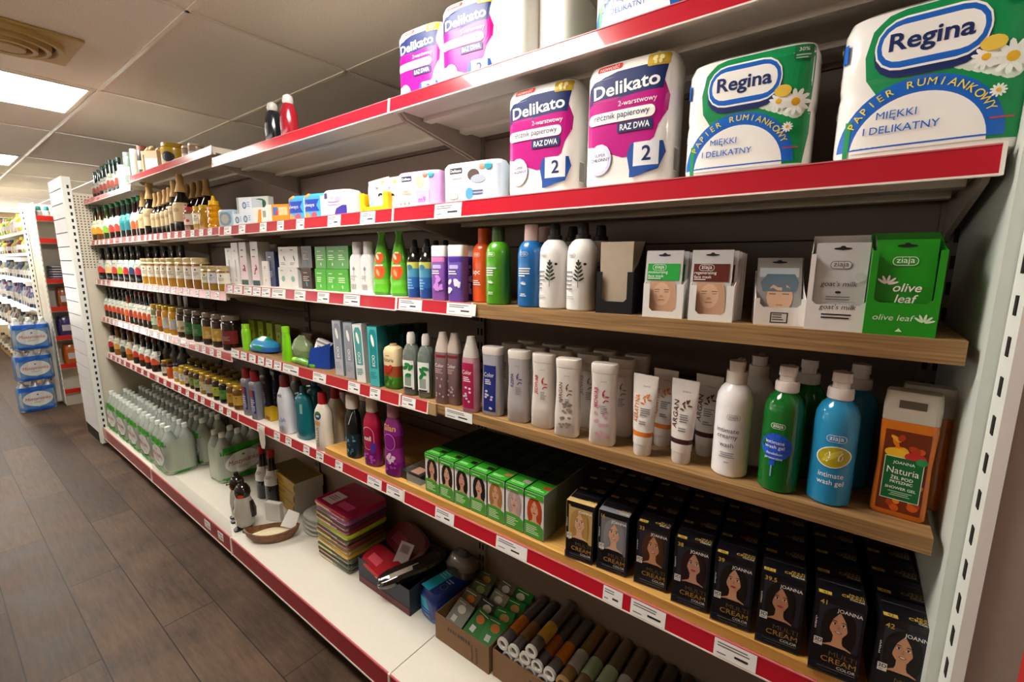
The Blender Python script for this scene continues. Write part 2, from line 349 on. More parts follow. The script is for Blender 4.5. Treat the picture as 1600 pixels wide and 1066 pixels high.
# ---------------------------------------------------------------- shelving
BX = [0, -1.2, -2.4, -3.6, -4.8]
gd = thing('shelving_back', 'long run of beige shelving back panels with slotted uprights', 'shelving', (-2.4, .37, 0))
ge = thing('pegboard_stand', 'cream panel with pegboard top closing the far end of the shelves', 'panel', (-4.82, .1, 0))
gf = thing('side_board', 'pale side panel with slotted white upright closing the near right end', 'end panel', (.02, .1, 0))
def gb(mb, name, g=None): g = g or gd; o = mb.build(name, g); o.location = -g.location; return o
for i in range(4):
    zs = [.15, .46, .81, 1.16, 1.51, 1.86, 2.03] if i < 2 else [.15, .5, .85, 1.2, 1.55, 1.94]
    mb = MB()
    for a, b in zip(zs, zs[1:]): mb.box(BX[i+1]+.02, BX[i]-.02, .372, .384, a+.002, b-.002, BACK)
    mb.box(BX[i+1]+.02, BX[i]-.02, .386, .39, zs[0], zs[-1], DARK); gb(mb, 'back_panel')
for i, x in enumerate(BX):
    mb = MB().box(x-.0195, x+.0195, .362, .40, .02, 2.06 if i < 3 else 1.97, POST)
    for k in range(36): mb.box(x-.012, x-.004, .3612, .363, .2+k*.05, .225+k*.05, DARK); mb.box(x+.004, x+.012, .3612, .363, .2+k*.05, .225+k*.05, DARK)
    gb(mb, 'upright')
gb(MB().box(-4.8345, -4.8165, -.058, .355, .02, 1.945, PEG), 'panel', ge)
WH = mat('dfe2dc', .4, n=.02)
gb(MB().box(.0105, .029, -.024, .355, .02, 2.3, mat('c8cec6', .5, n=.02)), 'panel', gf)
for s, x0, x1, y0, y1, zt, z0, p, ys in ((1, -4.86, -4.80, -.108, -.06, 2.062, 1.991, .0481, -.079), (-1, .0234, .034, -.0925, -.026, 2.3, 2.31, .05, -.0585)):
    mb = MB().box(x0, x1, y0, y1, .02, zt, WH); xf = x1 if s > 0 else x0
    for k in range(39 if s > 0 else 44):
        z = z0-k*p; a, b = sorted((xf+s*.0012, xf-s*.004)); mb.box(a, b, ys-.006, ys+.006, z-.012, z+.012, DARK)
    if s < 0: mb.box(x0-.0015, x1, y0-.002, y0+.014, .02, zt, WH)
    gb(mb, 'end_upright', ge if s > 0 else gf)
# slatted side wall beyond the end upright
t = thing('slatwall_panel', 'tall white slatted panel standing at the far end of the rack', 'panel', (-5.14, -.08, 0))
mb = MB(); z = .09
while z < 2.05: mb.box(-.18, .27, -.025, .02, z+.007, min(z+.105, 2.065), mat('e6e6ea', .4, n=.02)); z += .105
mb.box(-.18, .27, -.019, .02, .09, 2.06, mat('2a2826', .7)); mb.build('slats', t)
MB().box(-.18, .27, -.02, .02, 0, .0895, DARK).build('plinth', t)
def tags_from(px, z): return [(xat(a, -.004, z), xat(b, -.004, z)) for a, b in px]
def auto_tags(x0, x1, step=.105, wd=.046, jit=.02): 
    o = []; x = x0+.02
    while x+wd < x1-.01: o.append((x, x+wd)); x += step+random.uniform(-jit, jit*1.8)
    return o
def price_tag(par, x0, x1, y, z0, z1):
    mb = MB().box(x0, x1, y-.0012, y-.0002, z0, z1, PAPER); d = Dec(flat(y-.0012), False, mb); w = x1-x0; h = z1-z0
    d.bars(x0+w*.08, z1-h*.22, w*.8, h*.16, 2, INKG); d.bars(x0+w*.5, z0+h*.28, w*.42, h*.3, 1, ink('2b2b30')); d.bars(x0+w*.08, z0+h*.2, w*.3, h*.14, 1, INKG)
    return mb.build('price_tag', par, 0)
def lean(o, z): o.location.z = z; o.rotation_euler.x = -math.radians(7); return o      # the strips lean back at the top
def shelf(label, x0, x1, z, tags=(), hs=.037, board=STEEL, strip=(None, None), name='shelf', depth=.36, thick=.024, zstrip=None, brackets=True, lip=STEEL):
    """a shelf whose front top edge lies at y = 0, height z"""
    xm = (x0+x1)/2; t = thing(name, label, 'shelf', (xm, 0, z), group=None)
    mb = MB().box(x0+.003-xm, x1-.003-xm, .0, depth, -thick, 0, board)
    if board is STEEL: mb.box(x0+.003-xm, x1-.003-xm, .002, .012, -hs+.002, -thick, lip); mb.box(x0+.02-xm, x1-.02-xm, .1, .13, -thick-.012, -thick, lip); mb.box(x0+.02-xm, x1-.02-xm, .25, .28, -thick-.012, -thick, lip)
    mb.build('board', t)
    zs = 0 if zstrip is None else zstrip-z
    if strip is not None:
        a = (x0 if strip[0] is None else strip[0])-xm+.002; b = (x1 if strip[1] is None else strip[1])-xm-.002
        mb = MB().box(a, b, -.003, -.0002, -hs, 0, RED); mb.box(a, b, -.0042, -.0002, -hs-.0015, -hs+.0015, EDGE); mb.box(a, b, -.0042, -.0002, -.001, .001, mat('c8606a', .3))
        lean(mb.build('front_strip', t), zs)
        for q in (a, b): lean(MB().box(q-.0022, q+.0022, -.0046, -.0001, -hs-.001, .002, EDGE).build('end_cap', t), zs)
    for a, b in tags:
        if a-xm < b-xm: lean(price_tag(t, a-xm, b-xm, -.003, -hs+.0025, -.002), zs)
    if brackets:
        for x, s in ((x0, 1), (x1, -1)):
            MB().prism([(.03, -thick), (.36, -thick), (.36, -.105), (.30, -.09), (.05, -.04)], x-xm+s*.004, x-xm+s*.012, mat('a79a8e', .5), 'x').build('bracket', t)
    return t
ZT = [1.894, 1.894, 1.945, 1.899]; Z1 = 1.6073; Z2 = 1.3556; Z2L = 1.3194; Z3 = 1.063; Z3L = 1.0354; Z4 = .749; Z4W = .773; ZB = .15
SURF = .008       # product bases sit this far below the top edge of a metal strip
def S2(z): return z
shelf('red-fronted top shelf of the nearest bay, holding kitchen roll packs', -1.2, 0, ZT[0], hs=.036)
shelf('top shelf of the third bay with two squeeze bottles on it', -2.4, -1.2, ZT[1], hs=.036)
shelf('short stepped-up top shelf holding a yellow tub and glass jars', -3.6, -2.4, ZT[2], hs=.034)
shelf('farthest top shelf against the pegboard end, holding dark bottles', -4.8, -3.6, ZT[3], hs=.03)
shelf('wide red-fronted shelf under the toilet paper packs', -1.2, 0, Z1, tags_from([(680, 722)], Z1-.02), hs=.038)
shelf('shelf with red and white strip under wipes and sanitary packs', -2.4, -1.2, Z1, tags_from([(351, 362), (374, 384), (407, 417), (434, 444), (464, 476), (513, 533), (564, 587)], Z1-.02), hs=.038)
shelf('shelf under the tall dark bottles with beige labels', -3.6, -2.4, Z1, auto_tags(-3.6, -2.4), hs=.034)
shelf('shelf under colourful syrup bottles beside the pegboard panel', -4.8, -3.6, Z1, auto_tags(-4.8, -3.6, .12), hs=.034)
sh = shelf('thick wooden shelf board carrying the face mask trays', -1.2, 0, Z2, board=OAK, thick=.034, strip=(-1.2, -.9), hs=.034, brackets=False, tags=tags_from([(624, 660), (699, 744)], Z2-.02))
shelf('shelf with many white price tags under cream boxes and green bottles', -2.4, -1.2, Z2, tags_from([(357, 364), (367, 379), (382, 394), (396, 408), (410, 423), (426, 447), (461, 478), (497, 515), (538, 563)], Z2-.02))
shelf('shelf under the row of cloth-topped honey jars', -3.6, -2.4, Z2L, auto_tags(-3.6, -2.4), hs=.036)
shelf('shelf under dark syrup bottles with fruit labels', -4.8, -3.6, Z2L, auto_tags(-4.8, -3.6, .12), hs=.036)
sh = shelf('thick wooden shelf board carrying shampoo and pump bottles', -1.2, 0, Z3, board=OAK, thick=.027, strip=(-1.2, -1.075), hs=.034, brackets=False, tags=tags_from([(629, 650)], Z3-.02))
price_tag(sh, xat(695, -.003, Z3-.02)+.6, xat(737, -.003, Z3-.02)+.6, -.0003, -.029, -.002)
MB().box(-.475, -.445, -.0045, -.0004, -.035, .0008, mat('a98d66', .35)).build('tape', sh)
shelf('wooden shelf under soap packets and toothpaste boxes', -2.4, -1.2, Z3, tags_from([(363, 374), (377, 386), (390, 400), (404, 413), (416, 426), (429, 440), (443, 467), (490, 510), (545, 563), (579, 595)], Z3-.02), board=OAK, thick=.022)
shelf('shelf under pickle jars with dark lids', -3.6, -2.4, Z3L, auto_tags(-3.6, -2.4), hs=.036)
shelf('shelf under small sauce bottles with white and red labels', -4.8, -3.6, Z3L, auto_tags(-4.8, -3.6, .12), hs=.036)
shelf('lowest raised shelf under the black hair dye boxes', -1.2, 0, Z4, tags_from([(681, 710), (776, 824), (943, 973), (986, 1040), (1116, 1182)], Z4-.02), hs=.038)
shelf('lowest raised shelf under bath and laundry bottles', -2.4, -1.2, Z4, tags_from([(403, 414), (429, 438), (447, 456), (475, 484), (495, 506), (525, 536), (575, 597), (605, 630)], Z4-.02), hs=.036)
shelf('lowest raised shelf under small jars with gold lids', -3.6, -2.4, Z4, auto_tags(-3.6, -2.4, .11), hs=.036)
shelf('lowest raised shelf under dark bottles next to the end panel', -4.8, -3.6, Z4, auto_tags(-4.8, -3.6, .12), hs=.036)
x0 = xat(507, 0, .77)
tag(MB().box(x0, -.004, .001, .355, Z4+.0005, Z4W, YELW, .001).build('wooden_board'), 'long yellow wooden board laid on the lowest raised shelf', 'board')
# base decks
for i, lab in enumerate(('low white base deck of the nearest bay under the cardboard cartons', 'low white base deck holding penguin bottles and a wooden bowl', 'low white base deck holding the single water pack', 'low white base deck at the far end under the row of water packs')):
    x1, x0 = BX[i], BX[i+1]; xm = (x0+x1)/2; t = thing('base_deck', lab, 'base shelf', (xm, 0, 0))
    MB().box(x0+.0015-xm, x1-.0015-xm, -.086, .361, .125, ZB, CREAM).build('deck', t)
    mb = MB().box(x0+.002-xm, x1-.002-xm, -.0905, -.0865, .066, ZB, mat('9c1526', .25, coat=.5, n=.03)); mb.box(x0+.002-xm, x1-.002-xm, -.092, -.0865, .062, .068, EDGE); mb.box(x0+.002-xm, x1-.002-xm, -.092, -.0865, ZB-.003, ZB+.002, mat('c8606a', .3)); mb.build('front_strip', t)
    MB().box(x0+.002-xm, x1-.002-xm, -.05, -.03, .0, .124, DARK).build('plinth', t)
    for q in (x0, x1): MB().box(q-xm-.004 if q == x1 else q-xm, q-xm if q == x1 else q-xm+.004, -.094, -.0865, .062, ZB+.003, EDGE).build('end_cap', t)
    if i == 2:
        for a, b in ((320, 329), (341, 349)): price_tag(t, xat(a, -.09, .11)-xm, xat(b, -.09, .11)-xm, -.0905, .09, .13)
tag(MB().box(-3.59, -2.405, -.085, -.082, ZB+.0005, ZB+.085, mat('e9efe9', .1, a=.16, n=0)).build('acrylic_guard'), 'low clear acrylic guard along the base shelf edge', 'guard')
# red post at the right picture edge
x = xat(1590, -.16, 1.0)
t = thing('red_post', 'red painted post at the lower right picture edge', 'post', (x+.06, -.19, 0))
MB().box(-.06, .06, -.03, .03, .01, 1.9, mat('c01818', .35, coat=.3), .004).build('column', t); MB().box(-.066, .066, -.036, .036, 0, .01, DARK).build('foot', t)
MB().box(-.064, -.0602, -.012, .028, .955, .99, DARK).build('clip', t)
# ================================================================ NEAREST BAY
FILM = mat('f0eeea', .22, coat=.5, n=.02); MAG = ink('b3107a', .3); BLU = ink('1c63c2', .3); GRN = ink('0f8a4e', .3)
def half(d, u, v, a, b, m, k=10): d.rows([(v+b*math.sin(PI/2*i/k), u-a*math.cos(PI/2*i/k), u+a*math.cos(PI/2*i/k)) for i in range(k+1)], m)
def regina(label):
    W, H = .0975, .203
    secs = [(0, .088, .04), (.006, .095, .05), (.02, W, .053), (.09, W, .053), (.1, .096, .0515), (.11, W, .053), (.18, W, .052), (.195, .092, .046), (H, .08, .03)]
    def pr(d):
        U = lambda x: x*W
        V = lambda y: y*H
        d.rows([(V(.45), U(-.55), U(.9)), (V(.55), U(-.68), U(.94)), (V(.7), U(-.72), U(.95)), (V(.85), U(-.66), U(.95)), (V(.93), U(-.5), U(.93)), (V(.97), U(-.2), U(.85))], GRN)
        d.rows([(V(.08), U(.62), U(.9)), (V(.3), U(.6), U(.95)), (V(.46), U(.3), U(.95))], GRN)
        for q in range(6): d.ell(U(.3+.09*q), V(.58-.02*q), .012, .014, ink('dfe9d8')); d.h -= .0001
        half(d, U(-.08), V(.1), U(.86), V(.42), BLU, 14); half(d, U(-.08), V(.08), U(.7), V(.34), W_, 14)
        d.rows([(V(.06), U(-.86), U(-.8)), (V(.3), U(-.86), U(-.78))], GRN)
        d.rrect(U(-.62), U(.52), V(.53), V(.86), NAVY); d.rrect(U(-.62), U(.52), V(.575), V(.9), W_); d.rrect(U(-.6), U(.5), V(.59), V(.885), BLU); d.rrect(U(-.55), U(.45), V(.63), V(.85), W_)
        d.txt('Regina', U(-.05), V(.735), .021, NAVY, w=U(.84), bold=.022)
        s = 'PAPIER RUMIANKOWY'; A, B = U(.78), V(.375); n = len(s)
        arc = [(A*math.cos(math.radians(q)), B*math.sin(math.radians(q))) for q in range(158, 21, -1)]; L = [0]
        for p, q in zip(arc, arc[1:]): L.append(L[-1]+math.hypot(q[0]-p[0], q[1]-p[1]))
        for i, c in enumerate(s):
            k = min(range(len(L)), key=lambda j: abs(L[j]-L[-1]*(i+.5)/n)); p, q = arc[max(k-1, 0)], arc[min(k+1, len(arc)-1)]
            if c != ' ': d.txt(c, U(-.08)+arc[k][0], V(.1)+arc[k][1], .0092, ink('e6d23a'), rot=math.atan2(q[1]-p[1], q[0]-p[0]), bold=.004); d.h -= .00015
        d.h += .0003
        d.txt('MIĘKKI', U(-.3), V(.3), .0095, BLU, bold=.004); d.txt('I DELIKATNY', U(-.24), V(.215), .0095, BLU, bold=.004)
        d.daisy(U(.5), V(.55), .014); d.daisy(U(.74), V(.53), .02); d.daisy(U(.66), V(.35), .008)
        d.ell(U(.55), V(.62), .012, .009, ink('e8c24a')); d.rrect(U(.66), U(.92), V(.83), V(.94), ink('1d6b3c'), .003); d.txt('30%', U(.79), V(.9), .006, W_); d.bars(U(.69), V(.855), .022, .004, 2, ink('9fc4a8'))
        d.rect(U(.62), U(.84), V(.19), V(.2), ink('c04040'))
        d.rect(U(-.99), U(-.93), V(.7), V(.82), BLU)
    def side(d):
        for v in (.03, .08, .13, .17): d.daisy(random.uniform(-.02, .02), v, .007, 7)
    t = item('toilet_paper_pack', label, 'toilet paper', [('wrapped_rolls', secs, FILM, 4.5, 40)], [(0, 'F', pr), (0, 'L', side, 'side_print')])
    mb = MB(); mb.prism([(-.07, H-.004), (.07, H-.004), (.05, H+.004), (-.03, H+.006)], -.001, .001, FILM); mb.build('film_seam', t)
    return t
R = regina('large green and white toilet paper pack at the right end of its shelf')
place(R, 1432, Z1-.006, .012, .106, -.04)
for q in R.children: q.scale = (1.05, 1, 1.04)
place(regina('green and white toilet paper pack left of the rightmost one'), 1163, Z1-.006, .02, .106, .03)
def delikato(label):
    W, H = .089, .246
    secs = [(0, .082, .04), (.008, .088, .05), (.02, W, .052), (.22, W, .052), (.236, .084, .044), (H, .07, .022)]
    def pr(d):
        U = lambda x: x*W*.93
        V = lambda y: y*H
        d.rows([(V(y), U(a), U(b)) for y, a, b in ((.24, .0, .2), (.3, -.5, .5), (.36, -.97, .72), (.45, -.98, .8), (.55, -.98, .97), (.65, -.98, .99), (.72, -.98, .92), (.78, -.95, .85), (.8, -.9, .8))], MAG)
        d.rows([(V(.66), U(-.95), U(-.93)), (V(.7), U(-.95), U(.86)), (V(.8), U(-.94), U(.9)), (V(.84), U(-.8), U(.93)), (V(.88), U(-.2), U(.95))], NAVY)
        d.txt('Delikato', U(-.01), V(.765), .023, W_, w=U(1.6), bold=.02, rot=.05)
        d.rrect(U(-.72), U(-.1), V(.9), V(.945), ink('d0312a'), .003); d.txt('NOWOŚĆ', U(-.41), V(.922), .006, W_, bold=.01)
        d.rrect(U(.5), U(.97), V(.86), V(.95), ink('c4a32e'), .004)
        for q in (-1, 1): d.ell(U(.73+q*.07), V(.915), .0042, .0055, ink('f0e3a0'), q*.5, 8); d.ell(U(.73+q*.05), V(.885), .003, .004, ink('f0e3a0'), k=8)
        d.txt('2-warstwowy', U(.3), V(.635), .0095, W_)
        d.rrect(U(-.93), U(.72), V(.51), V(.595), W_); d.txt('ręcznik papierowy', U(-.08), V(.555), .0115, NAVY, w=U(1.36))
        d.rrect(U(-.15), U(.68), V(.425), V(.5), NAVY, .003); d.txt('RAZ DWA', U(.27), V(.462), .011, W_, w=U(.7), bold=.015)
        d.ell(U(-.58), V(.24), .026, .03, ink('cfd2ee')); d.ell(U(-.58), V(.235), .02, .023, ink('e9eaf6')); d.txt('SUPER', U(-.56), V(.275), .006, NAVY); d.txt('CHŁONNY', U(-.56), V(.24), .006, NAVY)
        d.rows([(V(.08), U(.2), U(.3)), (V(.13), U(.2), U(.85)), (V(.25), U(.12), U(.98)), (V(.33), U(.2), U(.92))], ink('1f4f9e')); d.rect(U(.28), U(.85), V(.16), V(.335), ink('e6e8ee')); d.txt('2', U(.58), V(.25), .026, NAVY, bold=.015)
    def side(d):
        d.rect(-.02, .004, .03, .075, W_); 
        for q in range(9): d.rect(-.019+q*.0024, -.019+q*.0024+random.choice((.0008, .0014)), .032, .072, K_); d.h -= .00015
        d.h += .0002
    t = item('paper_towel_pack', label, 'paper towels', [('wrapped_rolls', secs, FILM, 4, 40)], [(0, 'F', pr), (0, 'R', side, 'side_print')])
    MB().prism([(-.06, H-.006), (.06, H-.006), (.045, H+.01), (.0, H+.004), (-.05, H+.007)], -.001, .001, FILM).build('film_seam', t)
    return t
D1 = delikato('magenta paper towel pack standing next to the toilet paper'); place(D1, 986, Z1-.006, .015, .1, .02)
place(dup(D1, 'magenta paper towel pack standing next to the baby wipes'), 856, Z1-.006, .02, .1, .05)
for px, rz, lab, y in ((672, .06, 'paper towel pack at the left end of the top shelf, magenta print showing', .12), (745, .1, 'paper towel pack on the top shelf, second from the left with magenta print', .1), (822, -1.5, 'paper towel pack turned sideways with barcode showing on top shelf', .12), (886, -1.55, 'paper towel pack turned sideways, rightmost of those on top shelf', .18)):
    o = dup(D1, lab); place(o, px, ZT[0]-.004, y, .1 if abs(rz) < 1 else .18, rz)
o = regina('toilet paper pack on the top shelf cut by the upper picture edge'); place(o, 1012, ZT[0]-.004, .03, .106)
t = thing('crumpled_bag', 'green and clear plastic bag end peeking over the top shelf', 'plastic bag'); mb = MB(); mb.loft([(0, .03, .03), (.04, .05, .035), (.08, .045, .03), (.11, .02, .015), (.13, .03, .02)], mat('6fae84', .3, coat=.5), 3); mb.build('bag', t)
MB().loft([(.128, .006, .006), (.15, .03, .012), (.155, .028, .004)], mat('dfe6df', .2, a=.6)).build('gathered_neck', t); place(t, 955, ZT[0]-.004, .19, .07)
# --- wooden shelf board with face mask trays
def tray(label, w, d, hb, hf, notch, c, col, cut='U', fp=None, name='display_tray'):
    t = thing(name, label, 'display tray'); m = col; k = .0012
    mb = MB().box(-w, w, -d, d, 0, k, m); mb.prism([(-w, 0), (w, 0), (w, hb), (-w, hb)], d-k, d, m)
    if hf < hb:
        for s in (-w, w-k): mb.prism([(-d, 0), (d, 0), (d, hb), (-d*.2, hf+(hb-hf)*.25), (-d, hf)], s, s+k, m, 'x')
    mb.build('carton', t)
    f = MB().prism([(-w, 0), (w, 0), (w, hf), (c, hf), (c, notch+.006), (c-.006, notch), (-c+.006, notch), (-c, notch+.006), (-c, hf), (-w, hf)], -d-k, -d, m); f.build('front_panel', t, 0)
    if fp: dd = Dec(flat(-d-k), False); fp(dd); dd.mb.build('front_print', t, 0)
    return t
def sachet(name, label, w, h, m, pr, group=None):
    t = thing(name, label, 'face mask sachet', group=group)
    MB().loft([(0, w, .0006), (.008, w, .0012), (h*.5, w, .004), (h-.018, w, .0015), (h, w, .0006)], m, 'box').build('pouch', t, 0)
    d = Dec(lambda u, v, q: (u, -.0006-.0034*max(0, 1-abs(v-h/2)/(h/2))-.0004-q, v), False); d.ell(0, h-.009, .012, .002, K_, k=10); d.ell(0, h-.008, .004, .0035, K_, k=10); pr(d); d.mb.build('printed_label', t, 0); return t
def ziaja(d, u, v, s, m, back=None):
    if back: d.loop(u-s*1.7, u+s*1.7, v-s*.75, v+s*.75, s*.09, m, back)
    d.txt('ziaja', u, v, s*.95, m, w=s*2.4)
SILV = mat('c9c7c8', .3, m=.3)
def mask(kind):
    col, tx = (('1f9a3a', ('moisturizing', 'face mask')) if kind == 0 else ('5a1f14', ('regenerating', 'face mask')))
    def pr(d):
        d.rect(-.03, .03, .068, .1, ink(col)); ziaja(d, -.008, .093, .0075, W_, ink(col)); d.txt(tx[0], -.028, .083, .0052, W_, 'L'); d.txt(tx[1], -.028, .0765, .0052, W_, 'L'); d.bars(-.028, .071, .03, .003, 1, W_)
        d.rows([(.006, -.026, .026), (.03, -.028, .028), (.05, -.026, .026), (.066, -.022, .022)], ink('c69a7c')); d.ell(0, .042, .016, .022, ink('d9b294'))
        for q in (-1, 1): d.rect(q*.009-.005, q*.009+.005, .05, .0512, ink('4a3324')); d.rect(q*.009-.004, q*.009+.004, .046, .0468, ink('3a261c'))
        d.rect(-.006, .006, .03, .0315, ink('a0604c')); d.rows([(.04, -.003, .003), (.036, -.004, .004)], ink('b98a6c'))
    return pr
for px, kind, lab in ((1041, 0, 'green'), (1113, 1, 'brown')):
    rz = .1; T = tray(f'white open-front display tray holding {lab}-labelled face mask sachets', .037, .038, .1, .064, .012, .025, mat('e9e7e4', .4)); place(T, px, Z2, .008, .076, rz); p = T.location
    nm = 'moisturizing' if kind == 0 else 'regenerating'
    for k in range(5):
        lab2 = f'front face mask sachet with {lab} label in white tray' if k == 0 else f'silver face mask sachet behind the front {lab}-labelled one'
        o = sachet('face_mask_sachet', lab2, .0345, .125, SILV, mask(kind), None if k == 0 else f'rear sachets of the {lab} tray'); o.location = p+Vector((-.002+.004*k*.5, -.028+k*.012, .002)); o.rotation_euler = (-.08, 0, rz)
        if k > 0: o.location += Vector((.004, 0, -.0015*k))
# tilted white tray with turban picture sachet
T = tray('white tray lying tilted, sachet with blue-grey turban picture inside', .037, .036, .09, .045, .03, .03, mat('e6e2de', .4), fp=lambda d: (d.rect(-.013, .013, .004, .022, ink('3a3a3e')), d.rect(-.011, .011, .006, .02, ink('d8d4d0')), d.bars(-.01, .017, .02, .004, 3, ink('3a3a3e')))); place(T, 1212, Z2, .022, .072, .22)
def pt(d): d.rect(-.03, .03, .01, .1, ink('b6bdc4')); d.ell(.002, .045, .02, .026, ink('c79f84')); d.rows([(.055, -.024, .026), (.072, -.028, .03), (.088, -.018, .024)], ink('5b6d79')); d.rect(-.014, -.004, .05, .0512, K_); d.rect(.006, .016, .05, .0512, K_); d.rect(-.003, .007, .03, .0315, ink('a0604c'))
for k in range(3):
    o = sachet('face_mask_sachet', 'front sachet with turban picture in the tilted tray' if k == 0 else 'sachet behind the turban picture one', .034, .12, mat('8f8a86', .35), pt, None if k == 0 else 'rear sachets of the tilted tray'); o.location = T.location+Vector((.004, -.024+.014*k, .003)); o.rotation_euler = (-.42, 0, .22)
def goat_front(d): ziaja(d, 0, .02, .004, ink('c9c4be')); d.txt("goat's milk", 0, .036, .0075, K_, shear=.15); d.bars(-.02, .024, .04, .005, 2, K_)
T = tray("silver-white tray of goat's milk face masks left of the green tray", .041, .033, .148, .118, .04, .034, mat('d9d5d2', .35), fp=goat_front); place(T, 1303, Z2, .008, .068, .06)
def gm(d): ziaja(d, 0, .098, .008, K_, SILV); d.txt("goat's milk", 0, .068, .0075, K_, shear=.15); d.ell(0, .056, .004, .002, K_); d.bars(0, .048, .04, .004, 2, GREYTX, 'C'); d.ell(.026, .08, .007, .007, ink('b7b5b6'))
for k in range(4):
    o = sachet('face_mask_sachet', "front silver goat's milk sachet in its tray" if k == 0 else "silver sachet behind the front goat's milk one", .034, .132, SILV, gm, None if k == 0 else "rear goat's milk sachets"); o.location = T.location+Vector((0, -.024+.013*k, .003)); o.rotation_euler = (-.04, 0, .06)
OLV = mat('1a8a18', .35, coat=.4)
def leaf(d, u, v, s, m):
    for a in (.3, .8, 1.4, 2.0, 2.5): d.ell(u+s*math.cos(a)*.6, v+s*math.sin(a)*.6, s*.5, s*.13, m, a, 8)
def ol_front(d): d.txt('olive leaf', -.008, .026, .0085, ink('cfe8c8'), shear=.2, w=.046); leaf(d, .026, .02, .012, ink('cfe8c8')); d.poly([(-.004, .006), (.004, .006), (0, .011)], ink('cfe8c8'))
T = tray('bright green olive leaf face mask tray, rightmost on its shelf', .041, .035, .15, .122, .047, .033, OLV, fp=ol_front); place(T, 1397, Z2, .006, .072, .06)
def ol(d): ziaja(d, 0, .104, .0085, W_, OLV); leaf(d, -.018, .07, .013, W_); d.txt('olive', .006, .066, .012, W_, shear=.2, bold=.008); d.txt('leaf', .006, .05, .012, W_, shear=.2, bold=.008)
for k in range(4):
    o = sachet('face_mask_sachet', 'front green olive leaf sachet in the bright green tray' if k == 0 else 'green sachet behind the front olive leaf one', .0345, .135, OLV, ol, None if k == 0 else 'rear olive leaf sachets'); o.location = T.location+Vector((0, -.024+.013*k, .003)); o.rotation_euler = (-.04, 0, .06)
BLK = mat('141417', .4)
T = tray('empty black display tray with beige back beside the white bottles', .038, .042, .15, .085, .025, .026, BLK); place(T, 968, Z2, .012, .084, .12)
MB().prism([(-.037, .002), (.037, .002), (.037, .148), (-.037, .148)], .038, .0405, mat('a99a86', .6)).build('inner_card', T)
MB().prism([(-.032, .0015), (.032, .0015), (.034, .145), (-.034, .145)], -.036, -.0345, mat('b3a490', .6)).build('inner_card', T)
# --- round bottles
def zbottle(label, col, r=.0312, capc=None, cap='plain', pr=None, group=None):
    c = mat(col, .3, coat=.4); cc = mat(capc or col, .35)
    body = [(0, r*.9, r*.9), (.003, r*.99, r*.99), (.006, r, r), (.1, r, r), (.125, r*.99, r*.99), (.138, r*.9, r*.9), (.148, r*.7, r*.7), (.153, r*.5, r*.5)]
    cs = [(.1515, .0165, .0165), (.186, .0158, .0158), (.189, .0148, .0148)] if cap == 'plain' else [(.1515, .017, .017), (.162, .0165, .0165), (.164, .0125, .0125), (.184, .011, .011), (.188, .0095, .0095)]
    return item('lotion_bottle', label, 'bottle', [('body', body, c, 2, 28), ('cap', cs, cc, 2, 20)], [(0, 'F', pr)], group)
def ziaja_lab(tx, col, big=None):
    def f(d):
        ziaja(d, 0, .122, .0065, W_, mat(col, .3, coat=.4))
        if big: d.txt(big, -.002, .075, .013, W_); d.bars(-.014, .055, .03, .005, 3, W_)
        else: 
            d.bars(-.015, .088, .032, .0055, 4, W_); leaf(d, 0, .052, .008, W_); d.bars(0, .03, .02, .004, 2, W_, 'C')
    return f
o = zbottle('orange round bottle leaning behind the green one', 'd8541c', .031, pr=ziaja_lab('', 'd8541c', 'opc')); place(o, 757, Z2, .03, .062)
o = zbottle('bright green round bottle with dark green cap', '4d9a1e', capc='33461c', pr=ziaja_lab('', '4d9a1e')); place(o, 779, Z2, .002, .062)
o = zbottle('blue round bottle with pale pink cap', '1c66a8', capc='c9aaa4', pr=ziaja_lab('', '1c66a8')); place(o, 829, Z2, .0, .062)
o = zbottle('blue round bottle half hidden behind the front blue one', '1c66a8', capc='c9aaa4', pr=ziaja_lab('', '1c66a8')); place(o, 850, Z2, .075, .062)
def wl(d):
    ziaja(d, -.01, .118, .006, GREYTX, mat('e8e5e2', .3, coat=.4))
    for i in range(5):
        for q in (-1, 1): a = PI/2-q*(1.0-.12*i); v = .064+.0075*i; d.ell(.0085+.0075*math.cos(a)*(1-.08*i), v+.0075*math.sin(a), .0068-.0005*i, .0021, ink('2c3a2c'), a, 8); d.h -= .0001
    d.ell(.0085, .104, .006, .0022, ink('2c3a2c'), PI/2, 8); d.ell(.021, .1, .0028, .0028, K_); d.rect(.0079, .0091, .05, .1, ink('2c3a2c'))
    for q in range(5): d.bars(-.026, .082-q*.009, .024, .006, 1, GREYTX)
    d.bars(-.024, .03, .03, .004, 2, ink('b9b5b2'))
for px, y, lab in ((865, .0, 'white bottle with olive sprig and black pump, left of pair'), (908, .002, 'white bottle with olive sprig and black pump, beside the black tray'), (892, .085, 'white bottle with black pump standing behind the front pair'), (935, .09, 'white bottle with black pump half hidden behind the black tray')):
    place(zbottle(lab, 'e8e5e2', .0335, '17171c', 'pump', wl), px, Z2, y, .067)
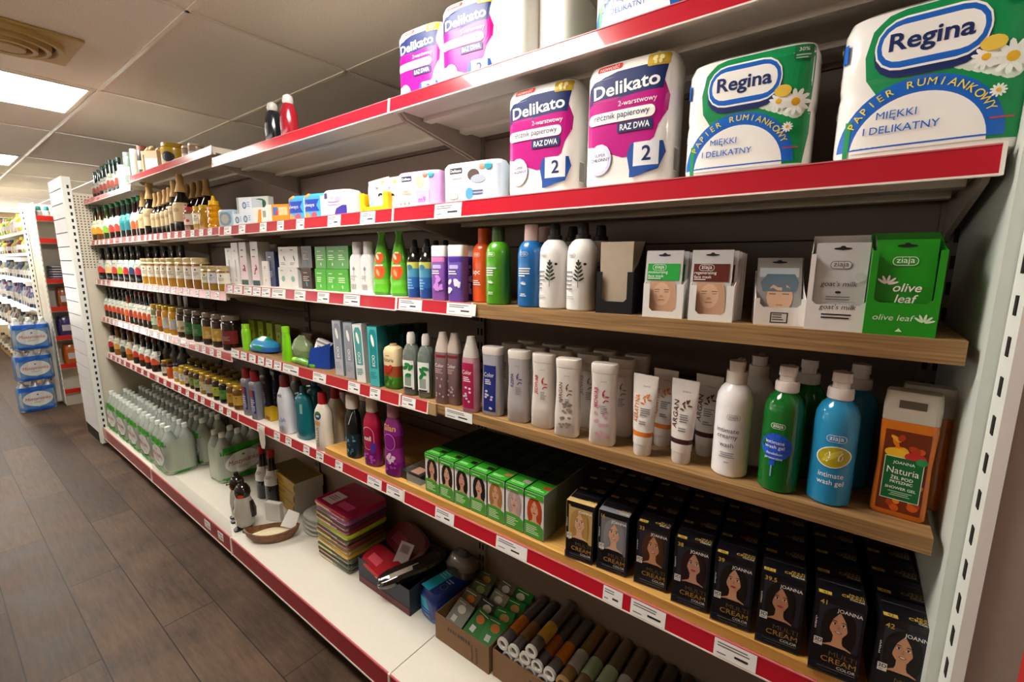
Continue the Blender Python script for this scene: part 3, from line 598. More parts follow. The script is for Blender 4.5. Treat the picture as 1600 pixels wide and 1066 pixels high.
# --- middle wooden board: pump bottles, shampoos
def pump(label, col, t, pr, capc='d9cfc8', liquid=True, hide=False):
    c = mat(col, .12, t=t, n=.02, coat=.3) if t else mat(col, .28, coat=.3); cm = mat(capc, .35); r = .0315
    body = [(0, r*.88, r*.88), (.004, r*.99, r*.99), (.01, r, r), (.14, r, r), (.155, r*.95, r*.95), (.168, r*.78, r*.78), (.176, r*.55, r*.55), (.18, .0145, .0145)]
    o = item('pump_bottle', label, 'pump bottle', [('body', body, c, 2, 32), ('collar', [(.177, .0165, .0165), (.179, .0185, .0185), (.193, .0185, .0185), (.197, .0165, .0165)] if t else [(.177, .018, .018), (.2, .0175, .0175)], cm, 2, 24), ('pump_head', [(.197, .0125, .0125), (.206, .012, .012), (.2065, .014, .013), (.222, .0135, .0125)] if t else [(.2, .0125, .0125), (.2185, .0135, .0125)], cm, 4, 16)], [(0, 'F', pr)] if pr else [])
    MB().box(-.0055, .0055, .008, .034, .2115, .2195, cm, .0015).build('nozzle', o); return o
PUR = ink('3a3550')
def p_white(d):
    ziaja(d, .006, .118, .0065, GREYTX, mat('e9e7e8', .28, coat=.3))
    for i, s in enumerate(('intimate', 'creamy', 'wash')): d.txt(s, -.002, .092-i*.0135, .0086, PUR, w=(.038, .035, .024)[i])
    d.bars(0, .048, .032, .004, 3, ink('9a98a6'), 'C'); d.bars(0, .03, .014, .004, 1, ink('9a98a6'), 'C')
def p_green(d):
    ziaja(d, -.004, .121, .0065, W_, ink('116a2a')); B = ink('1d4fc0')
    d.ell(-.004, .084, .024, .024, B); d.rect(-.012, -.004, .05, .064, B); d.rect(-.0095, -.0075, .03, .05, ink('8fb0c8'))
    for i, s in enumerate(('intimate', 'wash gel', 'dandelion', 'protective')): d.txt(s, -.006, .092-i*.009-(.002 if i > 1 else 0), .0062 if i < 2 else .0046, W_)
def p_blue(d):
    ziaja(d, .003, .117, .008, W_, ink('2487bc'))
    d.ell(.002, .086, .0235, .0185, W_, .25, 20); d.ell(.002, .086, .022, .017, ink('a79c1c'), .25, 20); d.ell(.0, .088, .017, .0045, ink('c6bd4a'), .7, 12)
    for s_ in (-1, 1): d.rows([(.079+s_*.002, .002+s_*.008-.002, .002+s_*.008), (.088, .002+s_*.006, .002+s_*.006+.0015), (.095, .002+s_*.009+.002, .002+s_*.009+.0035)], W_)
    for i, s in enumerate(('intimate', 'wash gel')): d.txt(s, .001, .055-i*.0135, .0085, W_, w=(.034, .036)[i])
for px, a, y, lab in ((1138, ('e9e7e8', 0, p_white), .02, 'white intimate wash pump bottle right of the squeeze tubes'), (1213, ('157a2e', .35, p_green), .01, 'translucent green wash gel pump bottle with blue dandelion'), (1292, ('2f9fd6', .35, p_blue), .014, 'translucent blue wash gel pump bottle with yellow oval')):
    c = a[0]; place(pump(lab, *a), px, Z3, y, .063)
for px, a, y, lab in ((1172, ('e9e7e8', 0, None), .1, 'white pump bottle behind the front white one'), (1246, ('157a2e', .35, None), .1, 'green pump bottle behind the front green one'), (1322, ('2f9fd6', .35, None), .11, 'blue pump bottle behind the front blue one')): place(pump(lab, *a), px, Z3, y, .063)
def gel(label, pr):
    o = item('shower_gel_bottle', label, 'shower gel', [('body', [(0, .031, .016), (.004, .034, .0185), (.02, .034, .019), (.09, .0325, .018), (.15, .0345, .019), (.156, .034, .0185)], mat('d8741e', .15, t=.15, coat=.5), 7, 32), ('cap', [(.1565, .034, .0185), (.18, .0345, .019), (.2, .033, .0165), (.203, .031, .015)], mat('bdb2a4', .4), 7, 28)], [(0, 'F', pr)] if pr else [])
    MB().prism([(-.016, .178), (.016, .178), (.016, .19), (-.016, .19)], -.0194, -.017, mat('544a40', .5)).build('thumb_recess', o); return o
def pr_gel(d):
    d.rect(-.027, .027, .01, .142, ink('6a2a12'))
    for i in range(26): d.ell(random.uniform(-.021, .021), random.uniform(.016, .136), random.uniform(.004, .009), random.uniform(.003, .007), ink(random.choice(('c4541c', 'd8781c', 'a83818', 'e0a02c', '3a1810'))), random.uniform(0, 3)); d.h -= .00013
    d.h += .0003; d.ell(-.012, .106, .013, .008, ink('e0b028')); d.ell(.012, .103, .013, .008, ink('b82c2c'))
    d.rect(-.0235, .0235, .03, .1, ink('d8e0c8')); d.rect(-.0225, .0225, .031, .099, ink('135f2e')); d.ell(.02, .098, .007, .006, ink('2f8a4a'))
    d.txt('JOANNA', 0, .0905, .0045, W_); d.txt('Naturia', 0, .078, .0105, W_, w=.038); d.txt('ŻEL POD', 0, .067, .0048, W_, bold=.012); d.txt('PRYSZNIC', 0, .0595, .0042, W_, bold=.012); d.txt('SHOWER GEL', 0, .05, .0042, W_, bold=.01); d.bars(0, .043, .03, .003, 3, ink('9cc0a0'), 'C')
place(gel('orange fruit shower gel bottle with green label, rightmost on the board', pr_gel), 1400, Z3, .04, .038, -.08)
place(gel('orange shower gel bottle behind the rightmost one', None), 1425, Z3, .1, .038, -.08)
def tube(label, tc, word, band):
    c = mat('d6cfc9', .35, coat=.3); bc = mat(band, .35)
    o = item('cream_tube', label, 'tube', [('cap', [(0, .0165, .0165), (.003, .018, .0175), (.024, .0185, .0178)], mat('cfc7c0', .4), 2, 28), ('body', [(.0245, .019, .0182), (.03, .0195, .018), (.042, .0205, .0172), (.052, .0212, .0165), (.1, .0245, .0105), (.14, .0268, .005), (.165, .0275, .0014), (.17, .0275, .0012)], [c, c, bc, c, c, c, c], 2.2, 36)],
             [(1, 'F', lambda d: (d.txt(word, -.0125, .1, .0098, ink(tc), rot=PI/2, w=.056, bold=.012, shear=.12), d.txt('Joanna', .005, .147, .004, GREYTX), [d.ell(.007+.007*math.cos(i), .12+.009*math.sin(i*1.7), .005, .0016, ink(tc), i, 8) for i in range(6)], d.bars(-.003, .1, .022, .0045, 4, GREYTX), d.bars(-.003, .073, .02, .0045, 2, GREYTX)))]); return o
place(tube('white tube with orange stripe and lettering on the wooden board', 'd2701c', 'KERATYNA', 'cf7426'), 1003, Z3, .012, .04, -.1)
place(tube('white tube with dark brown stripe beside the white pump bottle', '4a2420', 'ARGAN', '3c2024'), 1063, Z3, .022, .04, -.1)
place(tube('tube with orange stripe standing behind the front one', 'd2701c', 'KERATYNA', 'cf7426'), 1034, Z3, .085, .04, -.1)
place(tube('tube with brown stripe standing behind the front one', '4a2420', 'ARGAN', '3c2024'), 1100, Z3, .09, .04, -.1)
for px, y, lab in ((1012, .15, 'pale carton lying behind the orange-striped tubes'), (1080, .16, 'pale carton lying behind the brown-striped tubes')):
    place(item('hair_mask_carton', lab, 'carton', [('box', [(0, .032, .04), (.125, .032, .04)], mat('5d5048', .5), 'box')], [(0, 'F', lambda d: d.bars(-.02, .09, .035, .006, 4, GREYTX))]), px, Z3, y, .08)
def shampoo(label, word, tc, c='d5cdc6', prc=None, box=None, pr=None):
    secs = [(0, .026, .0165), (.004, .0292, .019), (.05, .0295, .0192), (.1, .027, .0178), (.135, .0268, .0178), (.162, .0285, .0185)]
    def f(d):
        if prc:
            for k in range(26): d.ell(random.uniform(-.012, .018), random.uniform(.02, .09), .004, .003, ink(prc)); d.h -= .00014
            d.h += .0003
        d.txt(word, -.011, .108, .0085, ink(tc), rot=PI/2, bold=.012, shear=.12); d.txt('Joanna', .004, .145, .0035, GREYTX)
        for i in range(6): d.ell(.008+.005*math.cos(i*2), .112+.012*math.sin(i*1.3), .005, .0014, ink(tc), i, 8)
        d.bars(0, .09, .016, .004, 5, GREYTX)
    return item('shampoo_bottle', label, 'shampoo', [('body', secs, mat(c, .38, coat=.2), 3, 32), ('cap', [(.1625, .0285, .0185), (.178, .0295, .0192), (.182, .028, .0178)], mat('cfc7bf', .4), 3, 32)], [(0, 'F', pr or f)])
def colr(bg):
    def f(d): d.rect(-.02, .018, .012, .135, ink(bg)); d.txt('Color', -.002, .11, .011, W_, w=.03); d.bars(-.014, .095, .024, .005, 3, W_); [d.ell(random.uniform(-.012, .01), random.uniform(.02, .07), .004, .003, ink('c9c4d4')) for i in range(8)]
    return f
SH = [(941, .012, dict(word='JEDWAB', tc='b01450', prc='c99ab0'), 'white shampoo bottle with pink speckles, nearest to the squeeze tubes'), (886, .006, dict(word='ARGAN', tc='6a3a2e', prc='8f7a70'), 'slim white shampoo bottle with brown lettering'), (849, .02, dict(word='JEDWAB', tc='b8202c'), 'white shampoo bottle with red lettering'), (811, .016, dict(word='RZEPA', tc='4a2a7a', c='a9a4a4'), 'grey shampoo bottle with violet lettering'), (771, .014, dict(word='', tc='1c2f7a', c='a4a3ac', pr=colr('1a2a70')), 'grey bottle with navy blue front panel')]
for px, y, kw, lab in SH: place(shampoo(lab, **kw), px, Z3, y, .038, .12)
for i, (px, lab) in enumerate(((967, 'pink-speckled'), (918, 'brown-lettered'), (875, 'red-lettered'), (838, 'violet-lettered'), (800, 'navy-panelled'))):
    for k in range(2): place(shampoo(f'pale shampoo bottle {("directly", "two places")[k]} behind the {lab} front bottle', 'JEDWAB', '8a6a70'), px+k*24, Z3, .085+k*.06, .038, .12)
def spray(label, c, body, pr=None, t=0): return item('hair_spray_bottle', label, 'spray bottle', [('body', [(0, .02, .015), (.004, .0225, .017), (.13, .0225, .017), (.148, .0215, .0165)], mat(body, .25, t=t, coat=.3), 4, 28), ('cap', [(.1485, .0215, .0165), (.16, .0205, .0155), (.196, .0105, .009), (.204, .0095, .008)], mat(c, .4), 3, 24)], [(0, 'F', pr)] if pr else [])
place(spray('spray bottle with crimson front panel and pale conical cap', 'b5aea6', 'b98a98', colr('a01a48')), 737, Z3, .0, .034, .1)
def crims(d): d.rect(-.02, .02, .135, .142, ink('7a1c2a')); d.txt('Color', 0, .112, .01, W_, w=.03); d.bars(-.016, .1, .03, .005, 3, ink('c9a0a8')); [d.ell(random.uniform(-.012, .012), random.uniform(.02, .08), .003, .003, ink('b89aa4')) for i in range(8)]
for px, y, lab in ((712, .018, 'middle of three slim spray bottles, dusky pink body'), (694, .006, 'slim spray bottle with dusky pink body beside the clear bottle')): place(spray(lab, 'b9aca2', '7f6668', crims), px, Z3, y, .034, .1)
# ================================================================ HAIR DYE
GOLD = ink('c9a648', .3); BLKB = mat('15141a', .3, coat=.4, n=.03)
def dyebox(label, num, hair, skin, smile, tilt, bgc='2b2b36', full=True, group=None):
    w, d, h = .034, .03, .142
    secs = [(0, w, d), (h, w, d)]
    def pr(q):
        q.face(-w*.82, .045, w*1.7, .084, hair, skin, '141218', bgc, tilt, .02, smile)
        q.rect(-w, w, .004, .052, ink('15141a')) if bgc == '2b2b36' else None
        
        q.txt(num, -.028, .131, .008, GOLD, 'L', bold=.015); q.bars(-.0315, .1, .0025, .003, 8, W_)
        q.txt('JOANNA', .03, .122, .0062, W_, 'R', w=.034, bold=.008)
        q.rect(-.0305, -.0185, .05, .064, ink('e4e2de')); q.txt('3D', -.0245, .059, .0062, K_, bold=.015); q.bars(-.0285, .0525, .008, .002, 1, K_)
        q.txt('MULTI', .03, .041, .0085, ink('6a543a'), 'R', w=.038); q.txt('CREAM', .03, .029, .0098, ink('b08a44'), 'R', w=.048); q.txt('COLOR', .03, .0185, .0052, W_, 'R'); q.rect(-.022, .03, .0125, .0133, W_); q.bars(-.02, .007, .045, .0025, 1, GREYTX)
    def top(q):
        q.rect(-.031, -.013, -.027, -.018, ink('b89a3c')); q.txt(num, -.022, -.0225, .006, K_); q.txt('MULTI', .031, -.01, .005, GOLD, 'R'); q.txt('CREAM', .031, -.017, .0065, GOLD, 'R', w=.03); q.txt('COLOR', .031, -.0235, .004, W_, 'R'); q.rect(-.03, .03, .01, .011, GREYTX)
    t = item('hair_dye_box', label, 'hair dye', [('carton', secs, BLKB, 'box')], ([(0, 'F', pr)] if full else [])+[(0, 'T', top, 'top_print')], group)
    return t
DY = [(912, .006, '9', 'b08a4c', 'd9ab88', 1, -.03, 'c2a468', 'blonde hair'), (962, .015, '16', '8a8a90', 'd2a68c', 1, .02, '77777e', 'silver-grey hair'), (1021, .022, '33', '4a2c1c', 'c98f6a', 1, .02, '2b2b36', 'brown wavy hair and number 33'), (1080, .014, '38', '2a1518', 'c2907a', 0, .05, '2b2b36', 'dark plum hair and number 38'), (1142, .013, '39', '1c1613', 'cf9c7c', 0, 0, '2b2b36', 'parted dark hair, number 39'), (1213, .01, '39.5', '1a1414', 'c48e6c', 0, -.03, '2b2b36', 'bare shoulder and number 39.5'), (1297, .002, '41', '17120f', 'd09a76', 1, .0, '2b2b36', 'broad smile and number 41'), (1395, .003, '42', '15110f', 'cf9874', 1, -.06, '2b2b36', 'number 42, rightmost of its row')]
for px, y, num, hair, skin, sm, tl, bg, what in DY:
    rz = .1; b = dyebox(f'front hair dye box showing {what}', num, hair, skin, sm, tl, bg); place(b, px, Z4W, y, .06, rz)
    if bg != '2b2b36':
        c2 = mat(bg, .3, coat=.4); MB().box(-.0343, -.0335, -.0304, .0295, .05, .1424, c2).build('side_colour_panel', b); MB().box(-.034, .034, -.0304, -.012, .1422, .1427, c2).build('top_colour_panel', b)
    rear = dyebox('x', num, hair, skin, sm, tl, full=False); L0 = b.location.copy()
    for k in range(4):
        o = rear if k == 0 else dup(rear); o['label'] = f'black dye box {("directly behind", "two places behind", "three places behind", "at the very back behind")[k]} the {what.split(", ")[0]} one'
        o.location = L0+Vector((.1*.063*(k+1)*-1, .064*(k+1), 0)); o.rotation_euler = (0, 0, rz)
    MB().box(-.0345, .0345, -.0345, -.0325, 0, .016, mat('2a2a30', .2, a=.6)).build('tray_lip', b)
GBX = mat('2f9a22', .35, coat=.3)
def greenbox(label, hair, skin, tl, front=True):
    w, d, h = .0285, .03, .124; m = mat('1c3a1a', .4, n=.03)
    def pr(q):
        q.rect(-w, w, .004, h-.002, ink('dcd8d4')); q.face(-w*.95, .034, w*1.9, .078, hair, skin, '3a6a2a', None, tl, .02)
        q.rows([(.004, -w, w), (.036, -w, w), (.044, -w, w*.2)], ink('4a9a34')); q.bars(-w*.8, .032, w*1.4, .005, 5, ink('cfe4c0')); q.rect(-w, w, .108, h-.002, ink('3aa52a')); q.bars(-w*.7, .113, w*1.3, .004, 1, ink('dff0d4'))
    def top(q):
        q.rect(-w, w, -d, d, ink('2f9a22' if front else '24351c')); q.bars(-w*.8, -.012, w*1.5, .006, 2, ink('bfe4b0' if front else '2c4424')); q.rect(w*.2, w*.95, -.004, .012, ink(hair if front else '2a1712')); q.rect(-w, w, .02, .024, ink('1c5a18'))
    return item('hair_dye_box', label, 'hair dye', [('carton', [(0, w, d), (h, w, d)], m, 'box')], ([(0, 'F', pr)] if front else [])+[(0, 'T', top, 'top_print')])
GR = [('2a1612', 'c9967c', 'first green hair dye box from the left, very long dark hair'), ('24120f', 'cf9c80', 'second green hair dye box, dark hair over both shoulders'), ('1a1010', 'c8947a', 'third green hair dye box, black wavy hair'), ('17100f', 'cc9a80', 'fourth green hair dye box, black hair tilted face'), ('a87440', 'd4a07c', 'fifth green hair dye box, golden brown hair'), ('b09a98', 'd2a898', 'sixth green hair dye box, ash blonde hair'), ('b0401a', 'd8a484', 'seventh green hair dye box, bright red hair')]
gx0 = xat(666, .012, Z4W)+.0285; gx1 = xat(846, .004, Z4W)-.0285
for i, (hair, skin, lab) in enumerate(GR):
    x = gx0+(gx1-gx0)*i/6; b = greenbox(lab, hair, skin, (.0, .02, -.02, .03, -.02, .0, .02)[i]); b.location = (x, .042, Z4W)
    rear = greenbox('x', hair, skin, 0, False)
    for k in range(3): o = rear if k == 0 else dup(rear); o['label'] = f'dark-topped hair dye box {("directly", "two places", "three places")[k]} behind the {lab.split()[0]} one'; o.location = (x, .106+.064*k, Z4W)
t = thing('acrylic_tray', 'clear acrylic tray wrapping the row of green hair dye boxes', 'tray', ((gx0+gx1)/2, .11, Z4W)); AC = mat('dfe8e4', .06, a=.13, n=0); hw = (gx1-gx0)/2
MB().box(-hw-.115, hw+.031, -.1, -.0985, .0003, .03, AC).build('front_wall', t); MB().box(-hw-.116, -hw-.1145, -.1, .1, .0003, .05, AC).build('side_wall', t); MB().box(hw+.0305, hw+.032, -.1, .2, .0003, .13, AC).build('side_wall', t)
t = item('hair_dye_box', 'dark hair dye box lying flat left of the green row', 'hair dye', [('carton', [(0, .045, .026), (.03, .045, .026)], mat('2c2824', .4), 'box')], [(0, 'T', lambda d: (d.rect(-.01, .03, -.02, .02, ink('b98a78')), d.bars(-.04, .01, .02, .006, 3, GREYTX)))]); place(t, 652, Z4W, .02, .052)
# ================================================================ THIRD BAY, wooden shelf (toothpaste, soap, liquid soap)
def clearb(label, tp):
    o = item('micellar_bottle', label, 'bottle', [('body', [(0, .024, .018), (.004, .0265, .02), (.115, .0265, .02), (.135, .024, .018), (.15, .017, .014), (.156, .0105, .0105)], mat('aebdb4', .1, t=.7, n=.02), 3, 28), ('cap', [(.1565, .0125, .0125), (.163, .013, .013), (.18, .0125, .0125), (.19, .009, .009)], mat('dcd8d2', .35), 2, 20)],
        [(0, 'F', lambda d: (d.rect(-.021, .021, .02, .108, ink('dfe2de')), d.rect(-.012, .012, .03, .06, ink('8f9a90')), [d.ell(random.uniform(-.012, .012), random.uniform(.062, .1), .012, .006, ink('1f7a3a'), random.uniform(-1, 1)) for i in range(4)], d.rect(-.016, .016, .021, .026, K_)))]); return o
place(clearb('clear bottle with green leaves on label, nearer of the pair', 0), 668, Z3, .012, .04, .15); place(clearb('clear bottle with green leaves on label, left of the pair', 0), 645, Z3, .006, .04, .15)
o = item('liquid_soap_bottle', 'cream-topped soap bottle with red fruit and green base', 'liquid soap', [('body', [(0, .03, .02), (.006, .033, .023), (.04, .033, .023), (.075, .033, .023), (.118, .033, .023), (.13, .028, .02), (.136, .016, .014)], [mat('3a7a24', .35), mat('4a8f2c', .35), mat('9c4a2c', .35), mat('ddc79c', .35), mat('ddc79c', .35), mat('ddc79c', .35)], 3, 28), ('cap', [(.1365, .012, .012), (.142, .011, .011)], mat('c9a87c', .4))], [(0, 'F', lambda d: (d.txt('Naturia', -.002, .094, .012, K_, w=.046), d.bars(-.012, .106, .02, .004, 1, ink('6a5a3c')), [d.ell(random.uniform(-.022, .022), random.uniform(.055, .074), .007, .006, ink(random.choice(('b02a22', 'c43c28')))) for i in range(8)], [d.ell(random.uniform(-.024, .024), random.uniform(.01, .04), .007, .004, ink(random.choice(('5aa83a', '2f6a20'))), random.uniform(0, 3)) for i in range(10)]))]); place(o, 617, Z3, .015, .046, .1)
def tp(label, c1, c2, px, lean, y, side='1d4a4c'):
    h = .196; o = item('toothpaste_box', label, 'toothpaste', [('carton', [(0, .0215, .021), (h, .0215, .021)], mat(side, .35, coat=.3), 'box')], [(0, 'F', lambda d: (d.rect(-.021, .021, .002, h-.002, ink(c1)), d.rows([(.06, -.014, .016), (.17, -.016, .018), (.185, -.008, .01)], ink(c2)), d.txt('ECIO', .0, .085, .012, W_, rot=PI/2, bold=.01), d.ell(.0, .15, .006, .02, W_, .2), d.bars(-.016, .045, .03, .006, 4, ink(c2))))]); place(o, px, Z3, y, .042, .12); o.rotation_euler.y = lean; return o
tp('turquoise toothpaste box next to the cream soap bottle', '49b3b4', '12888e', 594, -.02, .004, '1b5e63'); tp('white toothpaste box leaning on the turquoise one', 'dfe0de', '4a9a98', 573, -.06, .006, 'b9bcbc'); tp('grey toothpaste box, second from the blue packet', '9ea4ac', '8a8f9a', 556, -.02, .012, '60707c'); tp('pale grey toothpaste box nearest to the blue packet', 'b4b8c0', '8f94a2', 539, -.03, .016, '7a8692')
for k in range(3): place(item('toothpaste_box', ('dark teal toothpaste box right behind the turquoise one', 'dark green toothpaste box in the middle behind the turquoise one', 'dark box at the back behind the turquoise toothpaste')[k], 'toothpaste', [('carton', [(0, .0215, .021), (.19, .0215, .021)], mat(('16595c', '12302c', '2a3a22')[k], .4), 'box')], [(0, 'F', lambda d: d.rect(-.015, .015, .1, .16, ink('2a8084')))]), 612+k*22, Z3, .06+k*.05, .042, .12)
# blue carton with tissue packet
t = thing('tissue_carton', 'deep blue open carton holding a white tissue packet', 'carton'); B_ = mat('17409a', .4)
MB().prism([(-.05, 0), (.05, 0), (.06, .1), (.02, .085), (-.03, .075)], -.03, -.0285, B_).build('front_panel', t, 0); MB().box(-.05, .05, -.03, .05, 0, .0015, B_).build('base_panel', t); MB().prism([(-.03, 0), (.05, 0), (.05, .12), (-.03, .08)], .052, .0535, B_, 'x').build('side_panel', t, 0); place(t, 506, Z3, .016, .08, .35)
o = item('tissue_packet', 'white tissue packet with red flower leaning in blue carton', 'tissues', [('wrap', [(0, .034, .012), (.006, .036, .016), (.09, .036, .016), (.1, .034, .01)], mat('d9d6d4', .3, coat=.4), 4, 24)], [(0, 'F', lambda d: (d.ell(-.016, .03, .012, .012, ink('c44a54')), d.bars(-.02, .075, .04, .006, 3, ink('4a4a6a')), d.rect(-.034, .034, .088, .094, ink('8a7a76'))))]); o.location = t.location+Vector((-.02, -.006, .004)); o.rotation_euler = (-.1, .3, .35)
LIME = mat('7fc41e', .35, coat=.3)
def bag(name, label, cat, w, d, h, cols, px, z, y, rz=0, n=2.6):
    t = thing(name, label, cat); ms = [mat(c, .25, coat=.5) for c in cols]
    MB().loft([(0, w*.7, d*.7), (h*.12, w*.95, d), (h*.4, w, d), (h*.62, w*.9, d*.8, w*.05), (h*.82, w*.6, d*.5, -w*.08), (h*.94, w*.35, d*.2), (h, w*.3, d*.08)], [ms[min(int(i*len(ms)/6), len(ms)-1)] for i in range(6)], n, 24).build('pouch', t)
    d_ = Dec(lambda u, v, q: (u, -d*math.sqrt(max(0, 1-(u/w)**2))*1.0-.0004-q, v)); d_.ell(0, h*.35, w*.4, h*.14, ink(cols[-1])); d_.mb.build('printed_label', t, 0)
    return place(t, px, z, y, d*2, rz)
bag('soap_pouch', 'lying pouch shaded blue, teal and green at the shelf corner', 'pouch', .085, .035, .07, ('1c5fae', '2f8fc0', '1f9a6a'), 415, Z3, .02, .2)
t = thing('soap_bottle', 'lime green bottle standing at the shelf corner', 'bottle'); MB().loft([(0, .019, .015), (.08, .02, .015), (.095, .018, .013), (.1, .014, .011)], LIME, 3).build('body', t); MB().loft([(.1005, .0165, .013), (.118, .016, .0125)], mat('8fce2a', .4), 3).build('cap', t); place(t, 387, Z3, .012, .03, .2)
t = thing('soap_tube', 'bright lime tube standing upright in the middle of the packets', 'tube'); MB().loft([(0, .024, .012), (.006, .026, .013), (.1, .019, .011), (.118, .0155, .01)], mat('79cc12', .3, coat=.4), 3).build('body', t); MB().loft([(.1185, .017, .0115), (.14, .0165, .011)], mat('8ad41e', .4), 3).build('cap', t); place(t, 450, Z3, .01, .026, .1)
t = thing('soap_tube', 'lime green tube lying flat at the foot of the upright one', 'tube'); mb = MB(); mb.tube([(-.06, 0, .012), (-.02, 0, .014), (.05, 0, .008), (.07, 0, .004)], [.012, .014, .012, .008], mat('4f9a14', .3, coat=.4), 12); mb.build('body', t); MB().tube([(-.085, 0, .012), (-.0605, 0, .012)], .0115, mat('8ad41e', .4), 12).build('cap', t); place(t, 478, Z3, .01, .03, .0)
bag('soap_pouch', 'pale green patterned pouch slumped behind the lime tube', 'pouch', .055, .03, .1, ('6f8a5c', '93a37c', '8a9a70'), 474, Z3, .05, .2)
bag('sponge_packet', 'small tan packet left of the blue carton', 'packet', .04, .025, .085, ('7a6450', '8a745c', '6a5440'), 487, Z3, .12)
for i, px in enumerate((402, 416, 430, 444)): place(item('soap_box', f'{ORD[i]} yellow-green soap box from the left in the back row', 'soap box', [('carton', [(0, .028, .02), (.115, .028, .02)], mat('7a8f22' if i % 2 else '8fa62a', .4), 'box')], [(0, 'F', lambda d: (d.rect(-.02, .02, .03, .08, ink('a6b83c')), d.ell(0, .06, .006, .006, ink('3a4a1a'))))]), px, Z3, .12, .04)
for i, (px, c) in enumerate(((455, '9a8a70'), (468, '3a4238'), (490, '8a7a66'), (505, '23252a'))): place(item('soap_bar_box', ('beige soap bar box stacked in the back behind lime tube', 'dark green soap bar box in the back row', 'tan soap bar box in the back row', 'black soap bar box in the back row near blue carton')[i], 'soap box', [('carton', [(0, .04, .025), (.06 if i % 2 else .085, .04, .025)], mat(c, .45), 'box')], [(0, 'F', lambda d: d.rect(-.03, .03, .02, .045, ink('6a6258')))]), px, Z3, .17, .05)
# ================================================================ THIRD BAY, lowest raised shelf (bath and laundry)
def curvy(label, name, cat, w, d, h, c, capc, caph, prints=None, px=0, y=.0, z=Z4, rz=.12, waist=.9, capw=.55, neck=None):
    nk = neck or .84
    secs = [(0, w*.9, d*.9), (h*.02, w, d), (h*.22, w, d), (h*.42, w*waist, d*.95), (h*.6, w, d), (h*.72, w*.88, d*.9), (h*nk*.97, w*.6, d*.65), (h*nk, w*capw, d*min(1, capw+.1))]
    ms = c if isinstance(c, list) else mat(c, .3, coat=.4)
    return place(item(name, label, cat, [('body', secs, ms, 2.6, 28), ('cap', [(h*nk+.0005, w*capw*1.05, d*min(1, capw+.1)), (h*nk+caph*.8, w*capw, d*min(1, capw+.08)), (h*nk+caph, w*capw*.85, d*min(1, capw))], mat(capc, .4), 2.6, 20)], [(0, 'F', prints)] if prints else []), px, z, y, d*2, rz)
P1, P2c = mat('7a1a7a', .25, coat=.4), mat('a0123c', .25, coat=.4)
curvy('purple bottle with yellow lettering, rightmost of the laundry bottles', 'fabric_softener_bottle', 'bottle', .036, .022, .235, [mat('5a1a6a', .25, coat=.4), P1, mat('8a2a80', .25, coat=.4), mat('6a1450', .25, coat=.4), P1, mat('7a2a6a', .25), mat('6a2a5a', .25)], 'a0687a', .045, lambda d: (d.txt('Silan', 0, .165, .019, ink('c8983c'), w=.05, bold=.015), d.loop(-.024, .022, .09, .145, .0015, ink('c880b8'), P1), [d.ell(random.uniform(-.015, .018), random.uniform(.05, .075), .008, .006, ink('d9b4cc'), i) for i in range(7)], [d.ell(random.uniform(-.024, .024), random.uniform(.01, .05), .005, .004, ink('9a3aa0')) for i in range(8)]), 618, .002, Z4W)
curvy('red and purple bottle with white ring print and pale cap', 'fabric_softener_bottle', 'bottle', .036, .022, .225, [P1, mat('7d1a70', .25, coat=.4), mat('8f1450', .25, coat=.4), P2c, P2c, P2c, P2c], 'cdbdb2', .05, lambda d: (d.loop(-.026, .024, .06, .14, .0016, ink('d8a8c0'), P2c), d.txt('nuoll', -.004, .1, .016, W_, w=.034, bold=.02), [d.ell(random.uniform(-.024, .024), random.uniform(.01, .045), .005, .004, ink('b04ab0')) for i in range(12)], d.ell(.02, .07, .01, .02, ink('4a2a8a'))), 585, .006, Z4W)
curvy('black bottle with pale cap beside the white red-capped ones', 'shower_gel_bottle', 'bottle', .031, .021, .215, [mat('182a34', .25, coat=.4)]*3+[mat('101214', .2, coat=.5)]*4, 'c9bfb2', .05, lambda d: (d.rows([(.125, -.002, .002), (.15, .008, .011), (.17, .014, .016)], ink('aab4ba')), [d.ell(random.uniform(-.02, .02), random.uniform(.02, .09), .006, .004, ink(random.choice(('3a5a6a', '6a8a98', '24404e'))), i) for i in range(14)]), 555, .004, Z4W, waist=.98, capw=.75)
curvy('black bottle half hidden behind the front black one', 'shower_gel_bottle', 'bottle', .031, .021, .215, '101214', 'c9bfb2', .05, None, 575, .09, Z4W, waist=.98, capw=.75)
def wred(d): d.ell(0, .14, .02, .018, W_); d.ell(0, .14, .0185, .0165, ink('2c7a34')); d.ell(0, .136, .016, .012, ink('2a3a58')); d.ell(.0, .138, .009, .004, ink('b8c4d0')); d.rows([(.1, -.02, .01), (.118, -.022, .014)], ink('c99a68')); d.txt('GALLUS', -.006, .055, .013, ink('5a5654'), rot=PI/2, w=.075)
for i, (px, y, lab) in enumerate(((509, .0, 'white detergent bottle with red cap in front of its twins'), (528, .07, 'white detergent bottle with red cap, second in depth'), (540, .14, 'white detergent bottle with red cap, farthest back'))): curvy(lab, 'detergent_bottle', 'bottle', .038, .026, .215, 'd8cfc0', 'a3141c', .045, wred if i == 0 else None, px, y, Z4+.0005, waist=.97, capw=.45)
TL = mat('0f7a8a', .15, t=.35, coat=.4, n=.03)
